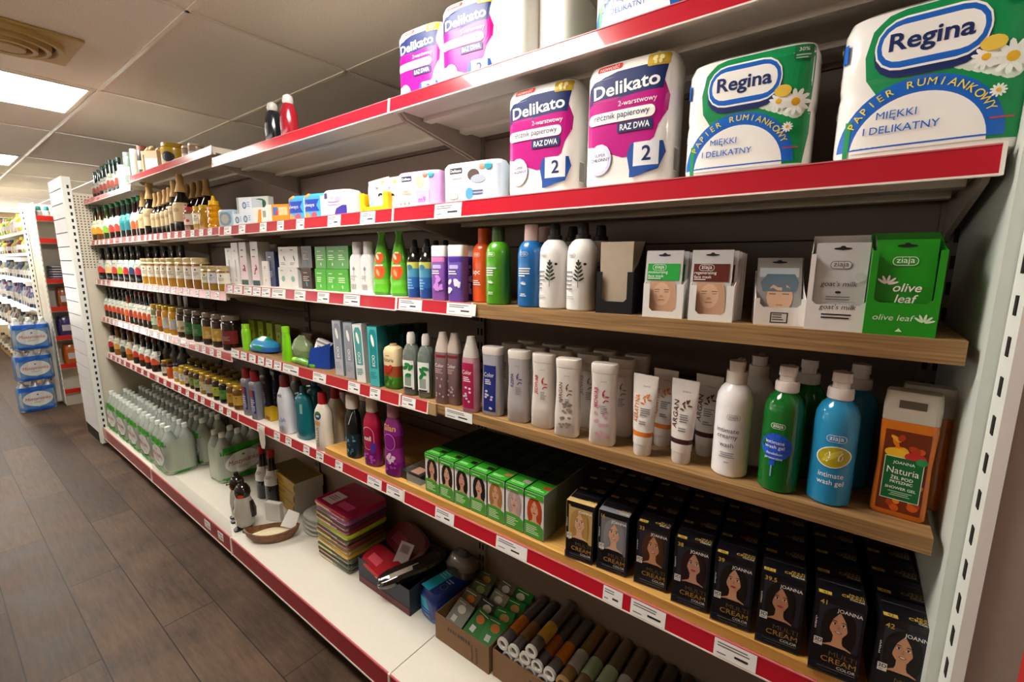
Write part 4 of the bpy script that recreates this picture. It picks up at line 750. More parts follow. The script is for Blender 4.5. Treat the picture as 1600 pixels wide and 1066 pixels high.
for px, y, lab in ((479, .014, 'teal cleaner bottle with handle, in front of its twin'), (496, .1, 'teal cleaner bottle standing behind the front one')): 
    o = curvy(lab, 'cleaner_bottle', 'bottle', .042, .026, .235, [TL]*7, '0c5a66', .03, lambda d: d.rows([(.11, .006, .02), (.15, .008, .022)], ink('7ab0a0')), px, y, Z4+.0005, waist=1, capw=.3, neck=.8); MB().tube([(-.02, 0, .185), (-.045, 0, .18), (-.05, 0, .15), (-.042, 0, .12)], .007, TL).build('handle', o)
def wik(d): d.txt('wik', -.004, .165, .015, K_, w=.03, bold=.015); d.rect(-.036, -.024, .06, .13, ink('6a3a5a')); [d.ell(random.uniform(-.02, .03), random.uniform(.02, .07), .008, .004, ink('8a9ab8'), i) for i in range(9)]
curvy('white bottle with black lettering and dark red cap', 'detergent_bottle', 'bottle', .041, .027, .23, 'c9ccd4', '6a1820', .05, wik, 451, .0, Z4+.0005, waist=1, capw=.5, neck=.86)
curvy('pale pink-capped bottle behind the white lettered one', 'detergent_bottle', 'bottle', .035, .025, .235, '4a5a5e', 'b08a80', .05, None, 468, .08, Z4+.0005, waist=1, capw=.45)
def gy(d): d.rect(-.019, .019, .02, .15, ink('7a7c90')); d.rect(.002, .018, .03, .14, ink('232a60')); d.rect(-.018, .002, .105, .14, ink('a03040')); d.bars(-.016, .09, .03, .01, 4, ink('c4c4d4')); d.ell(0, .05, .013, .012, ink('8a90b0'))
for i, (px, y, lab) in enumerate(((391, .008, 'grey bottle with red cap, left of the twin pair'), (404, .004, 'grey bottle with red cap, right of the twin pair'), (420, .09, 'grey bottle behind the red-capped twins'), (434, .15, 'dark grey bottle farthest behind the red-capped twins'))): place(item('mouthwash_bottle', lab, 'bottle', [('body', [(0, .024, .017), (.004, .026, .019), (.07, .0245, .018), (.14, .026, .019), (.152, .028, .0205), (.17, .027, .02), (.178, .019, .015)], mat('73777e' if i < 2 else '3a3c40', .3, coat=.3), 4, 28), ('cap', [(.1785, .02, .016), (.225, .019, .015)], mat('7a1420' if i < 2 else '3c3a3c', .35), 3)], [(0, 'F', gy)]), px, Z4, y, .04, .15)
o = item('sponge_pack', 'small yellow pack in the gap beside the grey bottles', 'packet', [('wrap', [(0, .03, .02), (.055, .03, .02)], mat('c9a41c', .35), 'box')], [(0, 'F', lambda d: d.rect(-.02, .02, .005, .02, ink('7a4a3a')))]); place(o, 426, Z4, .04, .04)
t = thing('shelf_tag', 'pale tongue-shaped tag hanging down from the lowest shelf edge', 'tag', (xat(409, -.012, .73), -.0125, .735)); MB().prism([(-.028, 0), (.028, 0), (.026, -.06), (.014, -.088), (-.012, -.09), (-.024, -.06)], -.0015, .0, mat('cfc9bd', .4)).build('card', t); MB().box(-.02, .02, .0003, .0035, -.012, .01, EDGE).build('clip', t)
# ================================================================ THIRD BAY, top shelves
def squeeze(label, c, px, y): 
    r = .034; return place(item('squeeze_bottle', label, 'bottle', [('body', [(0, r*.8, r*.7), (.006, r*.95, r*.8), (.05, r, r*.85), (.09, r*.9, r*.78), (.115, r*.62, r*.6), (.12, .016, .016)], mat(c, .2, coat=.5), 2.2, 24), ('cap', [(.1205, .016, .016), (.128, .019, .019), (.145, .016, .016), (.152, .006, .006)], mat('d8d4d0', .2, t=.4))], [(0, 'F', lambda d: d.rows([(.03, -.012, .014), (.075, -.012, .014)], ink('3a3230' if c[0] == '1' else '7a1420')))]), px, ZT[1]-.006, y, .058)
squeeze('black squeeze bottle with clear cap on the top shelf', '14161c', 430, .01); squeeze('dark red squeeze bottle with clear cap on the top shelf', '861422', 454, .005)
def pack(name, label, cat, w, d, h, c, px, z, y, rz=0, pr=None, n=4.5, rnd=True):
    s = [(0, w*.93, d*.8), (h*.06, w, d), (h*.9, w, d), (h, w*.93, d*.75)] if rnd else [(0, w, d), (h, w, d)]
    return place(item(name, label, cat, [('wrap', s, mat(c, .3, coat=.4), n if rnd else 'box', 32)], [(0, 'F', pr)] if pr else []), px, z, y, d*2, rz)
ZR = Z1-.007
pack('wipes_pack', 'white and light blue wipes pack beside the paper towels', 'wipes', .088, .03, .103, 'c9d8ea', 745, ZR, .012, .12, lambda d: (d.rect(-.08, .06, .006, .095, W_), d.rrect(-.062, -.022, .076, .09, ink('3a3c4c'), .003), d.txt('Delikato', -.042, .083, .007, W_, w=.034, bold=.01), d.txt('chusteczki', -.04, .066, .0065, ink('5a5a78')), d.ell(.012, .07, .018, .014, ink('5a4a46')), d.ell(.026, .06, .022, .01, ink('a9b4c4')), d.rect(-.012, .05, .01, .046, ink('b8c6de')), d.ell(.0, .026, .012, .014, ink('4f9ad8')), d.ell(-.05, .022, .016, .008, ink('9aa08a')), d.ell(-.05, .022, .013, .006, W_), d.ell(.055, .088, .01, .009, ink('2a9ab0')), d.rect(.03, .044, .082, .094, ink('d98a70')), d.bars(.01, .03, .035, .007, 2, ink('5a5a78'))))
pack('wipes_pack', 'white and pink wipes pack with baby picture', 'wipes', .076, .03, .102, 'd9a4d4', 662, ZR, .012, .14, lambda d: (d.rect(-.072, .046, .006, .095, W_), d.rrect(-.052, -.014, .076, .09, ink('2c3050'), .003), d.txt('Delikato', -.033, .083, .0065, W_, w=.032, bold=.01), d.txt('chusteczki', -.03, .066, .005, ink('7a7a98')), d.ell(.014, .072, .015, .015, ink('e8b49c')), d.rect(.002, .046, .006, .05, ink('e0a8dc')), d.txt('m9', .022, .026, .014, ink('c94ab8'), bold=.02), [d.ell(-.056+.016*i, .022-.012*(i//3) if 0 else .018, .004, .004, ink('8a8a70')) for i in range(3)], d.ell(.052, .09, .009, .008, ink('2a9ab0')), d.rect(.026, .04, .084, .095, ink('d9705c')), d.bars(-.05, .05, .045, .007, 2, ink('d9a090'))))
def yc(d): d.ell(-.042, .012, .004, .004, ink('b09010'))
T = tray('bright yellow counter carton holding a tilted wipes packet', .056, .04, .07, .062, .022, .038, mat('e4b80c', .4), fp=yc, name='counter_carton'); place(T, 600, ZR, .012, .08, .16)
o = item('wipes_packet', 'white wipes packet tilted inside the yellow carton', 'wipes', [('wrap', [(0, .034, .006), (.01, .036, .012), (.07, .04, .012), (.095, .042, .002), (.1, .043, .001)], mat('efe6de', .3, coat=.4), 4, 24)], [(0, 'F', lambda d: (d.ell(.0, .045, .03, .035, W_), d.txt('Lilibe', -.006, .07, .014, ink('4a4a6a'), w=.032, shear=.25), d.ell(.016, .046, .009, .006, K_), d.ell(.018, .036, .008, .009, ink('e0b49c')), d.ell(-.02, .022, .012, .009, ink('8ab8d8')), d.ell(.022, .085, .006, .006, ink('d8c03c'))))]); o.location = T.location+Vector((.0, -.014, .008)); o.rotation_euler = (-.12, -.12, .16)
place(dup(o, 'wipes packet behind the tilted one in the yellow carton'), 614, ZR+.006, .04, .02)
pack('sanitary_pad_pack', 'white pad pack with a dark blue corner panel', 'sanitary pads', .06, .04, .09, 'ebe8ee', 538, ZR, .012, .2, lambda d: (d.rows([(.004, -.004, .05), (.03, .008, .05), (.04, .034, .05)], ink('3a2c8a')), d.rect(-.046, -.03, .062, .08, ink('3a3270')), d.bars(-.03, .05, .06, .01, 2, ink('a898c8')), d.ell(.018, .06, .014, .008, ink('d8a0bc')), d.ell(-.01, .066, .01, .006, ink('b8b0dc')))) 
def alw(d): d.rect(-.054, .054, .004, .086, ink('3f9fdc')); d.rows([(.03, -.05, .03), (.05, -.052, .016), (.07, -.05, .03)], ink('1c3fa8')); d.txt('always', -.018, .05, .012, W_, w=.05, shear=.1); d.ell(-.03, .084, .012, .008, ink('f0983c')); d.ell(-.03, .014, .014, .012, ink('f0983c')); d.ell(.004, .016, .014, .012, ink('c44a5a')); d.rect(.036, .05, .006, .08, ink('d8e8f0'))
for px, y, lab in ((482, .012, 'blue sanitary pad pack with orange dots, left one'), (507, .016, 'blue sanitary pad pack partly hidden by the white pack')): pack('sanitary_pad_pack', lab, 'sanitary pads', .056, .045, .09, '3f9fdc', px, ZR, y, .2, alw)
pack('plaster_box', 'orange carton with small blue and red picture', 'carton', .05, .035, .07, 'f08a1c', 447, ZR, .012, .35, lambda d: (d.rect(-.05, -.03, .0, .07, ink('dcd6cc')), d.rect(-.024, .0, .03, .06, ink('3a70b8')), d.rect(-.012, .0, .032, .048, ink('c43c3c')), d.rect(.004, .044, .03, .06, ink('f0b890'))), rnd=False)
pack('plaster_box', 'white and orange striped carton left of the orange one', 'carton', .04, .035, .068, 'e2ddd4', 420, ZR, .012, .35, lambda d: (d.rows([(.0, -.02, .0), (.06, -.01, .004)], ink('f08a1c')), d.rect(.01, .026, .03, .055, ink('8a9a94'))), rnd=False)
pack('medicine_box', 'large white carton with green oval leaning at the back', 'carton', .09, .014, .13, 'd6dcd8', 402, ZR, .07, .3, lambda d: (d.ell(.034, .098, .045, .024, ink('2a6a44'), .1), d.rect(-.085, -.081, .0, .13, ink('4a6a64')), d.bars(.01, .098, .045, .01, 1, ink('c8dccc'))), rnd=False)
def wb(d): d.ell(-.008, .03, .011, .014, ink('4a6a84')); d.ell(-.008, .03, .007, .009, ink('a9bccb')); d.bars(.006, .04, .016, .008, 3, ink('8aa0b0'))
o0 = None
for px, z, y, lab in ((396, ZR, .01, 'small white carton, right one of the lower pair'), (383, ZR, .012, 'small white carton, left one of the lower pair'), (394, ZR+.0565, .02, 'small white carton stacked on the lower pair')): pack('cream_carton', lab, 'carton', .03, .028, .056, 'd5dde6', px, z, y, .35, wb, rnd=False)
pack('cotton_bud_tub', 'rounded clear blue tub next to the honey bottle', 'tub', .045, .025, .082, '9fb6c6', 361, ZR, .012, .35, lambda d: (d.rrect(-.034, .034, .014, .07, ink('6f8c9c')), d.ell(0, .042, .022, .02, ink('a8a49a'))))
# ================================================================ THIRD BAY, cosmetics shelf
def cbox(name, label, w, h, c, px, y, z=Z2, d=None, pr=None, rz=.12): return pack(name, label, 'carton', w, d or w, h, c, px, z, y, rz, pr, rnd=False)
def purb(lo, hi):
    def f(d): d.rect(-.022, .022, .104, .116, ink(hi)); d.rrect(-.016, .012, .086, .096, ink('b9aee0'), .003); d.bars(-.018, .078, .03, .006, 2, W_); [d.ell(random.uniform(-.016, .016), random.uniform(.02, .065), .008, .005, ink(lo), i) for i in range(9)]
    return f
for px, y, lo, hi, c, lab in ((691, .01, 'c98ae0', 'd87ab0', '9a62c4', 'lilac flat bottle with pink band and white cap'), (717, .002, 'e6e0f4', '4a2c9a', '7a5cc4', 'violet flat bottle with white flowers and white cap'), (737, .06, 'e6e0f4', '4a2c9a', '6a4cb0', 'violet flat bottle half hidden behind the flowered one')):
    place(item('makeup_remover_bottle', lab, 'bottle', [('body', [(0, .023, .017), (.004, .0245, .018), (.118, .0245, .018)], mat(c, .2, t=.2, coat=.4), 5, 28), ('cap', [(.1185, .0245, .018), (.142, .0245, .018), (.147, .023, .016)], mat('dcd8d8', .35), 5, 28)], [(0, 'F', purb(lo, hi))]), px, Z2, y, .036, .14)
BG = [mat('1d4a96', .3, coat=.4), mat('2a68ae', .3, coat=.4), mat('4a96b4', .3, coat=.4), mat('c4c45c', .3, coat=.4), mat('1a1512', .15, coat=.5), mat('1a1512', .15, coat=.5), mat('1a1512', .15, coat=.5)]
for px, y, lab in ((650, .03, 'blue and yellow oil spray bottle with black pump, left one'), (669, .025, 'blue and yellow oil spray bottle with black pump, right one'), (683, .1, 'dark spray bottle behind the lilac bottle'), (698, .1, 'dark spray bottle behind the violet bottle')):
    place(item('oil_spray_bottle', lab, 'spray bottle', [('body', [(0, .0225, .0225), (.03, .0235, .0235), (.06, .0235, .0235), (.085, .0235, .0235), (.103, .0235, .0235), (.108, .0228, .0228), (.122, .0175, .0175), (.13, .012, .012)], BG, 2, 24), ('sprayer', [(.1305, .0135, .0135), (.145, .013, .013), (.1455, .0095, .0095), (.164, .0085, .0085), (.168, .006, .006)], mat('17171a', .35))], [(0, 'F', lambda d: (d.ell(0, .088, .01, .008, ink('3a7a94')), d.bars(-.012, .05, .025, .008, 4, ink('7ab0d8'))))]), px, Z2, y, .047, .1)
GP = [mat('3f8f1c', .25, coat=.5), mat('5ab024', .25, coat=.5), mat('66b82a', .25, coat=.5), mat('58a828', .25, coat=.5), mat('4f9c22', .25, coat=.5)]
for px, y, lab in ((627, .028, 'pointed green film pack with grapefruit slices, right one'), (600, .03, 'pointed green film pack with grapefruit slices, left one')):
    place(item('refill_pack', lab, 'pack', [('wrap', [(0, .027, .02), (.01, .032, .025), (.035, .029, .021), (.05, .031, .022), (.1, .026, .019), (.14, .019, .014), (.172, .012, .007), (.185, .01, .003), (.194, .015, .001)], GP, 3, 24)], [(0, 'F', lambda d: (d.ell(.0, .075, .021, .024, ink('d8541c')), d.ell(.0, .116, .016, .018, ink('d8541c')), d.rows([(.09, -.016, .014), (.095, -.012, .014)], ink('f0e4cc')), d.ell(-.006, .118, .004, .01, ink('f4d8bc'), .5), d.ell(-.004, .07, .005, .012, ink('f0a070'), .4), d.rows([(.128, -.01, .008), (.133, -.006, .006)], ink('e8e0a0'))))]), px, Z2, y, .05, .3)
for px, lab in ((562, 'white bottle with tall round cap, left of the white pair'), (579, 'white bottle with tall round cap, beside the green film pack')): place(item('baby_oil_bottle', lab, 'bottle', [('body', [(0, .027, .019), (.004, .029, .0205), (.105, .0285, .02), (.12, .025, .018), (.128, .016, .015)], mat('e2e0e0', .35, coat=.2), 3, 28), ('cap', [(.1285, .0165, .0165), (.165, .016, .016), (.168, .0145, .0145)], mat('e0dede', .4))], [(0, 'F', lambda d: (d.ell(0, .08, .006, .006, ink('8a8c94')), d.rect(-.0008, .0008, .04, .09, GREYTX), [d.rect(-.014+.005*i, -.012+.005*i, .012, .03, ink('6a6c74')) for i in range(5)], d.bars(-.014, .055, .026, .008, 2, ink('b4b4b8'))))]), px, Z2, .04, .04, .14)
def gtx(c): return lambda d: (d.bars(-.018, .06, .03, .006, 1, ink(c)), d.bars(-.02, .045, .036, .007, 3, ink(c)), d.ell(.0, .016, .003, .006, ink(c)))
for i, px in enumerate((513, 531, 547)):
    for k in range(2): cbox('face_cream_box', f'green face cream box, {("left", "middle", "right")[i]} column, {("lower", "upper")[k]} layer', .03, .078, '3c8f22' if k else '4aa83a', px, .05, Z2+k*.0785, pr=gtx('cfe6c0'))
for k in range(2): cbox('face_cream_box', f'dark brown face cream box, {("lower", "upper")[k]} of the stack', .03, .08, '3c302e', 491, .06, Z2+k*.0805, pr=lambda d: (gtx('b9aaa2')(d), d.ell(0, .02, .004, .01, ink('3a8fb0'), .3)))
for i, px in enumerate((455, 470)):
    for k in range(2): cbox('face_cream_box', f'white face cream box, {("left", "right")[i]} column, {("lower", "upper")[k]} layer', .031, .08, 'd9d8d4', px, .06, Z2+k*.0805, pr=lambda d: (d.bars(-.016, .066, .02, .006, 1, K_), d.ell(.006, .035, .003, .012, ink('3a4a3a'), .4), d.bars(-.02, .016, .036, .006, 2, ink('8a8a8a'))) if k else (d.ell(0, .035, .012, .012, ink('7aa8a0')), d.bars(-.016, .066, .02, .006, 1, GREYTX)))
cbox('face_cream_box', 'tall navy carton between the small white and white stacked boxes', .028, .143, '22305c', 436, .06, d=.03, pr=lambda d: (d.bars(-.012, .12, .022, .006, 1, W_), d.bars(-.018, .06, .034, .007, 4, ink('9aa6cc'))))
cbox('face_cream_box', 'small slim white carton beside the navy one', .021, .105, 'd8d4cf', 424, .05, pr=lambda d: (d.bars(-.01, .08, .018, .006, 2, GREYTX), d.ell(0, .025, .006, .006, ink('c9b47a'))))
def pk(d): d.rect(-.026, .026, .0, .022, ink('1c4a44')); d.rect(-.025, .025, .022, .12, ink('e4ccd4')); [d.ell(random.uniform(-.012, .012), random.uniform(.05, .085), .007, .004, ink('8a3a34'), i) for i in range(6)]; d.bars(-.012, .15, .024, .01, 1, K_); d.bars(-.016, .122, .03, .008, 1, ink('3a3a4a'))
for px, lab in ((411, 'tall pink and white carton with dark green foot, right one'), (393, 'tall pink and white carton with dark green foot, left one')): cbox('hand_cream_box', lab, .027, .186, 'd2cdc8', px, .05, pr=pk)
for px, h, lab in ((380, .186, 'tall plain white carton left of the pink ones'), (370, .163, 'shorter plain white carton at the shelf corner')): cbox('hand_cream_box', lab, .026, h, 'dcdad8', px, .05, pr=lambda d: (d.rect(-.004, .004, .03, .11, ink('a9acb0')), d.bars(-.014, .02, .024, .006, 2, GREYTX), d.ell(0, .15, .004, .004, GREYTX)))
for i, (px, c) in enumerate(((424, '8a7f78'), (440, '7a706c'))): cbox('hand_cream_box', ('grey-brown carton in the back row behind the slim white one', 'grey-brown carton in the back row behind the navy one')[i], .027, .18, c, px, .16)
# ================================================================ FAR BAYS: syrups, honey, pickles
def glassb(label, name, H, r, glass, lab, fruit, capc, group=None, neck=.42, lv=(.22, .62), caph=.12, kraft=False):
    g = mat(glass, .12, coat=.6, n=.02); nz = 1-neck
    secs = [(0, r*.9, r*.9), (H*.02, r, r), (H*nz*.8, r, r), (H*nz*.93, r*.8, r*.8), (H*(nz+.06), r*.45, r*.45), (H*(1-caph), r*.38, r*.38)]
    parts = [('glass_body', secs, g, 2, 16), ('cap', [(H*(1-caph)+.0005, r*.46, r*.46), (H*.985, r*.44, r*.44), (H, r*.4, r*.4)], mat(capc, .35), 2, 12)]
    if kraft: parts[1] = ('paper_cap', [(H*(1-caph)-.03, r*.66, r*.62), (H*(1-caph)-.008, r*.52, r*.5), (H*(1-caph*.75), r*.36, r*.38), (H*(1-caph*.5), r*.4, r*.36), (H*.97, r*.37, r*.4), (H, r*.3, r*.26)], mat('b5925f', .8, n=.2, sc=40), 2, 12)
    def pr(d):
        a, b = H*lv[0], H*lv[1]; d.rect(-r*.92, r*.92, a, b, ink(lab))
        if fruit:
            d.rows([(a, -r*.9, r*.9), (a+(b-a)*.25, -r*.9, r*.85), (a+(b-a)*.42, -r*.4, r*.5)], ink(fruit)); d.ell(r*.15, a+(b-a)*.4, r*.35, r*.3, ink(fruit)); d.bars(-r*.6, b-(b-a)*.25, r*1.1, H*.025, 2, ink('3a6a4a'))
        else: d.bars(-r*.5, a+(b-a)*.65, r, H*.02, 3, ink('7a6a50'))
    return item(name, label, 'bottle', parts, [(0, 'F', pr)], group)
RZ = .55       # labels turned towards the aisle
def row(specs, z, y, dep, rz=RZ):
    for px, o in specs: place(o, px, z, y, dep, rz)
SY = [(155, '3a2c10', 'e8e0c0', 'd8a01c', '1f5a3a', 'leftmost syrup bottle, yellow fruit label'), (162, '5a3a10', 'e8e0c0', 'e0901c', '1f5a3a', 'syrup bottle with orange-yellow fruit label, second from pegboard'), (173, '2c3a14', 'dfe4d0', '7ab030', '1f6a3a', 'syrup bottle with bright green fruit label'), (182, '20140f', 'd8d4cc', 'b83a2c', '1f6a3a', 'syrup bottle with red fruit label right of the green one'), (191, '20140f', 'd8d4cc', 'c4402c', '1f6a3a', 'syrup bottle with red fruit label left of the teal ones'), (200, '14201f', '2c8a8a', '1f6f78', '1f6a3a', 'left one of two syrup bottles with teal labels'), (208, '14201f', '2c8a8a', '1f6f78', '1f6a3a', 'right one of two syrup bottles with teal labels'), (217, '20140f', 'e4e0d8', 'd85a2c', '1f6a3a', 'left one of two syrup bottles with orange-red label'), (225, '20140f', 'e4e0d8', 'd85a2c', '1f6a3a', 'right one of two syrup bottles with orange-red label')]
row([(p, glassb(l, 'syrup_bottle', .25, .033, *c)) for p, *c, l in SY], ZR, .012, .072)
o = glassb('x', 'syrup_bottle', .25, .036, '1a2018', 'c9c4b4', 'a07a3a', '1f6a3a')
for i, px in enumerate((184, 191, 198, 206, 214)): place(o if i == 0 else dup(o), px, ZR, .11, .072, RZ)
for q in [q for q in bpy.data.objects if q.get('label') == 'x' and q.name.startswith('syrup')]: tag(q, 'green-necked syrup bottle in the rear row of the colourful syrups', None, 'rear syrup bottles on the red and white shelf')
WB = [(231, .262, .037, 'first tall dark bottle with beige label beside the orange-red syrups'), (242, .305, .043, 'second tall dark bottle with beige label'), (251, .24, .036, 'third beige-labelled bottle, first of the shorter ones'), (258, .24, .036, 'fourth beige-labelled bottle, second of the shorter ones'), (266, .245, .036, 'fifth beige-labelled bottle, third of the shorter ones'), (273, .25, .036, 'sixth beige-labelled bottle, last of the shorter ones'), (280, .28, .037, 'seventh beige-labelled bottle, left of the widest one'), (290, .3, .043, 'wide beige-labelled bottle at the right end of its row')]
row([(p, glassb(l, 'fruit_wine_bottle', H, r, '120d0c', 'd2b98c', None, 'b08a5c', neck=.4, lv=(.2, .52), caph=.2, kraft=True)) for p, H, r, l in WB], ZR, .012, .08)
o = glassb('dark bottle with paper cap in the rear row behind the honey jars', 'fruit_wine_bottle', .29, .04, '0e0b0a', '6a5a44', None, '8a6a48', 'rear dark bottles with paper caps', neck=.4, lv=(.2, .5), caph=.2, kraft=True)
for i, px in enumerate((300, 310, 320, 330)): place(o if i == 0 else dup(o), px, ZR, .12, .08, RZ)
def jar(label, H, r, cont, lid, lab=None, fruit=None, cloth=False, band=(.3, .72), group=None, liquid=None, lidname='lid'):
    c = mat(cont, .12, coat=.6, n=.12, sc=30); l = mat(lid, .3, m=.5 if lid in ('b8962c', 'c9a53a') else 0)
    body = [(0, r*.88, r*.88), (H*.03, r*.98, r*.98), (H*.2, r, r), (H*.72, r, r), (H*.82, r*.93, r*.93), (H*.86, r*.84, r*.84)]
    lids = [(H*.862, r*.88, r*.88), (H*.99, r*.88, r*.88), (H, r*.84, r*.84)] if not cloth else [(H*.8, r*1.08, r*1.08), (H*.83, r*.99, r*.99), (H*.87, r*.92, r*.92), (H*.9, r*.98, r*.98), (H*.985, r*.98, r*.98), (H, r*.9, r*.9)]
    def pr(d):
        a, b = H*band[0], H*band[1]; d.rect(-r*.9, r*.9, a, b, ink(lab)) if lab else None
        if fruit: [d.ell(random.uniform(-r*.6, r*.6), random.uniform(a+.005, b-.005), r*.25, r*.2, ink(fruit if i % 2 else lab or fruit)) for i in range(6)]
        elif lab: d.ell(0, a+(b-a)*.75, r*.12, r*.12, ink('4a4038')); d.bars(-r*.4, a+(b-a)*.5, r*.8, H*.045, 3, ink('8a8070'))
    return item('honey_jar' if cloth else 'glass_jar', label, 'jar', [('glass_body', body, c, 2, 20), ('cloth_cover' if cloth else lidname, lids, l, 2, 20)], [(0, 'F', pr)], group)
row([(303, jar('brown nut jar with red corner label by the tall bottles', .125, .036, '7a5236', 'a8282c', 'd0c4bc', 'b03a34')), (315, jar('pale gold jar with white label between brown jar and gold jar', .122, .03, 'b08a30', 'b8962c', 'e0dccc')), (325, jar('plain gold jar left of the honey squeeze bottle', .122, .032, 'a87c1c', 'b8962c'))], ZR, .012, .066)
HN = mat('d08a08', .12, coat=.6, n=.02)
o = item('honey_squeeze_bottle', 'ribbed amber honey squeeze bottle with pointed yellow cap', 'honey bottle', [('body', [(z*.115, .03*k, .03*k) for z, k in ((0, .9), (.05, 1), (.2, 1), (.25, .88), (.3, 1), (.45, 1), (.5, .86), (.55, .98), (.7, .98), (.75, .84), (.8, .94), (.94, .9), (1, .6))], HN), ('cap', [(.1155, .022, .022), (.135, .02, .02), (.137, .01, .01), (.158, .004, .004)], mat('e8b40c', .35))]); place(o, 338, ZR, .012, .06)
SB = [(165, 'c0352c', 'b8b4aa'), (177, 'd8b878', 'c4c2b4'), (187, 'c2402f', 'b4b2a8'), (196, '9ab828', 'c8d4c8'), (205, 'c43a3a', 'c4d4c8'), (214, '3a4468', 'b4d4c4'), (224, 'b83a44', 'c4ccc0')]
row([(p, glassb(f'dark syrup bottle with {w} on its label, second shelf from below the colourful syrups', 'dark_syrup_bottle', .235, .036, '15110f', lb, fr, '14281c')) for (p, fr, lb), w in zip(SB, ('bright red berries', 'pale yellow flowers', 'rust red fruit', 'lime green fruit', 'strawberry red fruit', 'dark blue berries', 'pinkish red fruit'))], Z2L, .012, .072)
for q in bpy.data.objects:
    if q.get('category') == 'bottle' and 'second shelf from' in q['label']: q['label'] = q['label'].replace(', second shelf from below the colourful syrups', ' next to the honey jars row')
o = glassb('dark-necked syrup bottle with shade-darkened label in the rear row above the honey jar lids', 'dark_syrup_bottle', .235, .036, '10100e', '4a4a44', None, '14281c', 'shaded rear syrup bottles')  # rear row's shade is put into the darker label colour
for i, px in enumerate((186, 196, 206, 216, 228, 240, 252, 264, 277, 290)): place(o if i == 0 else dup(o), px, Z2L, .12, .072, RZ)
HJ = [(236, .155, .04, 'b0801c', 'e4dfc8'), (246, .155, .04, 'b0801c', 'e4dfc8'), (258, .156, .04, 'a87c20', 'e0dac4'), (267, .156, .04, 'a06a20', 'e0dac4'), (278, .157, .042, 'a87a24', 'e2dccb'), (292, .157, .042, 'a47420', 'e2dccb'), (305, .157, .042, '8a5c1c', 'dcd6c6'), (318, .157, .042, '8a5c1c', 'dcd6c6')]
row([(p, jar(f'{ORD[i]} tall honey jar with cloth cover counted from the dark bottles' if i else 'tall honey jar with cloth cover touching the dark bottles', H, r, c, 'cbb98c', lb, None, True)) for i, (p, H, r, c, lb) in enumerate(HJ)], Z2L, .012, .082)
row([(p, jar(f'{("left", "middle", "right")[i]} one of three small cloth-covered jars by the cream boxes', .118, .037, '8a6a24', 'b5a078', lb, None, True)) for i, (p, lb) in enumerate(((330, 'd6d2bc'), (341, 'c4c4d0'), (356, 'd8d4c0')))], Z2L, .012, .074)
SS = [(174, 'b8442c', 'c8d4c4'), (180, 'c04a30', 'd0d4c8'), (186, 'cc5a2c', 'ccd4c4'), (193, 'b8402c', 'c4d0c0'), (200, 'c0482c', 'c8d0c0'), (206, 'd8642c', 'd0c8b8'), (213, 'b43c2c', 'c4ccbc'), (220, 'c4502f', 'e0dcd4'), (227, 'c8502f', 'e0dcd4'), (234, 'cc5430', 'e4e0d8'), (242, 'd05c34', 'e6e2da')]
row([(p, glassb('x', 'sauce_bottle', .225 if i != 5 else .215, .034, '15110f' if i != 5 else '8a3a14', lb, fr, '14281c' if i < 7 else '6a1a1c')) for i, (p, fr, lb) in enumerate(SS)], Z3L, .012, .068)
k = 0
for q in list(bpy.data.objects):
    if q.get('label') == 'x' and q.name.startswith('sauce'): q['label'] = ('orange-filled sauce bottle among the dark ones' if k == 5 else f'{ORD[k]} dark sauce bottle on the pickle jar shelf, counted from the end panel' if k else 'dark sauce bottle on the pickle jar shelf nearest the end panel'); k += 1
PJ = [(250, .16, .038, '6a6a3c', 'b8962c', 'c4d8c4', '6a9a6a', 'pickle jar with pale green label and gold lid beside the bottles'), (260, .162, .04, '7a4a18', 'b8962c', 'd86a1c', None, 'jar with bright orange label and gold lid'), (269, .163, .041, 'b07c1c', 'b8962c', 'a8b4c0', 'd8b01c', 'left jar with blue and yellow label and gold lid'), (280, .163, .041, 'b07c1c', 'b8962c', 'a8b4c0', 'd8b01c', 'right jar with blue and yellow label and gold lid'), (293, .165, .043, '2a1a12', '6a5c50', 'c4b894', '8a7a5a', 'dark jar with mottled cream label and clear rim'), (305, .165, .043, '14100e', '6a5c50', '2c6a38', None, 'left dark jar with solid green label'), (318, .165, .043, '14100e', '6a5c50', '2c6a38', None, 'right dark jar with solid green label'), (334, .165, .044, '2a1812', '74665a', 'a8863c', 'c4a45c', 'left dark jar with yellow-brown label'), (349, .165, .044, '2a1812', '74665a', 'a8863c', 'c4a45c', 'right dark jar with yellow-brown label'), (366, .168, .046, '1c0f0e', '74665a', '6a1f22', None, 'dark jar with maroon label nearest the lime soap bottle')]
row([(p, jar(l, H, r, c, ld, lb, fr, band=(.2, .58))) for p, H, r, c, ld, lb, fr, l in PJ], Z3L, .012, .086)
for i, (px, c) in enumerate(((252, '9a9184'), (262, '8a8074'), (271, '5a524a'), (282, '6a6058'), (294, '4a443e'), (304, '544c46'))): place(item('tall_carton', f'{ORD[i]} tall grey-beige carton from the left behind the pickle jars', 'carton', [('carton', [(0, .035, .03), (.23, .035, .03)], mat(c, .5), 'box')], [(0, 'F', lambda d: d.rect(-.03, .0, .02, .21, ink('b4aa9a')))]), px, Z3L, .13, .06)
SV = [(180, '17110f', 'b8342c', 'd8d4c8'), (189, '7a4a14', 'c49a3c', 'd4d0bc'), (199, '14120f', '5a5a54', 'c8ccc0'), (208, '7a4a14', 'c4702c', 'd0ccb8'), (219, '17100f', 'c43c2c', 'd8dcd0'), (229, '15100f', 'c8442c', 'd4dcd0'), (238, '15100f', 'd05030', 'd8dcd4'), (248, '15100f', 'd4562f', 'dcdcd4')]
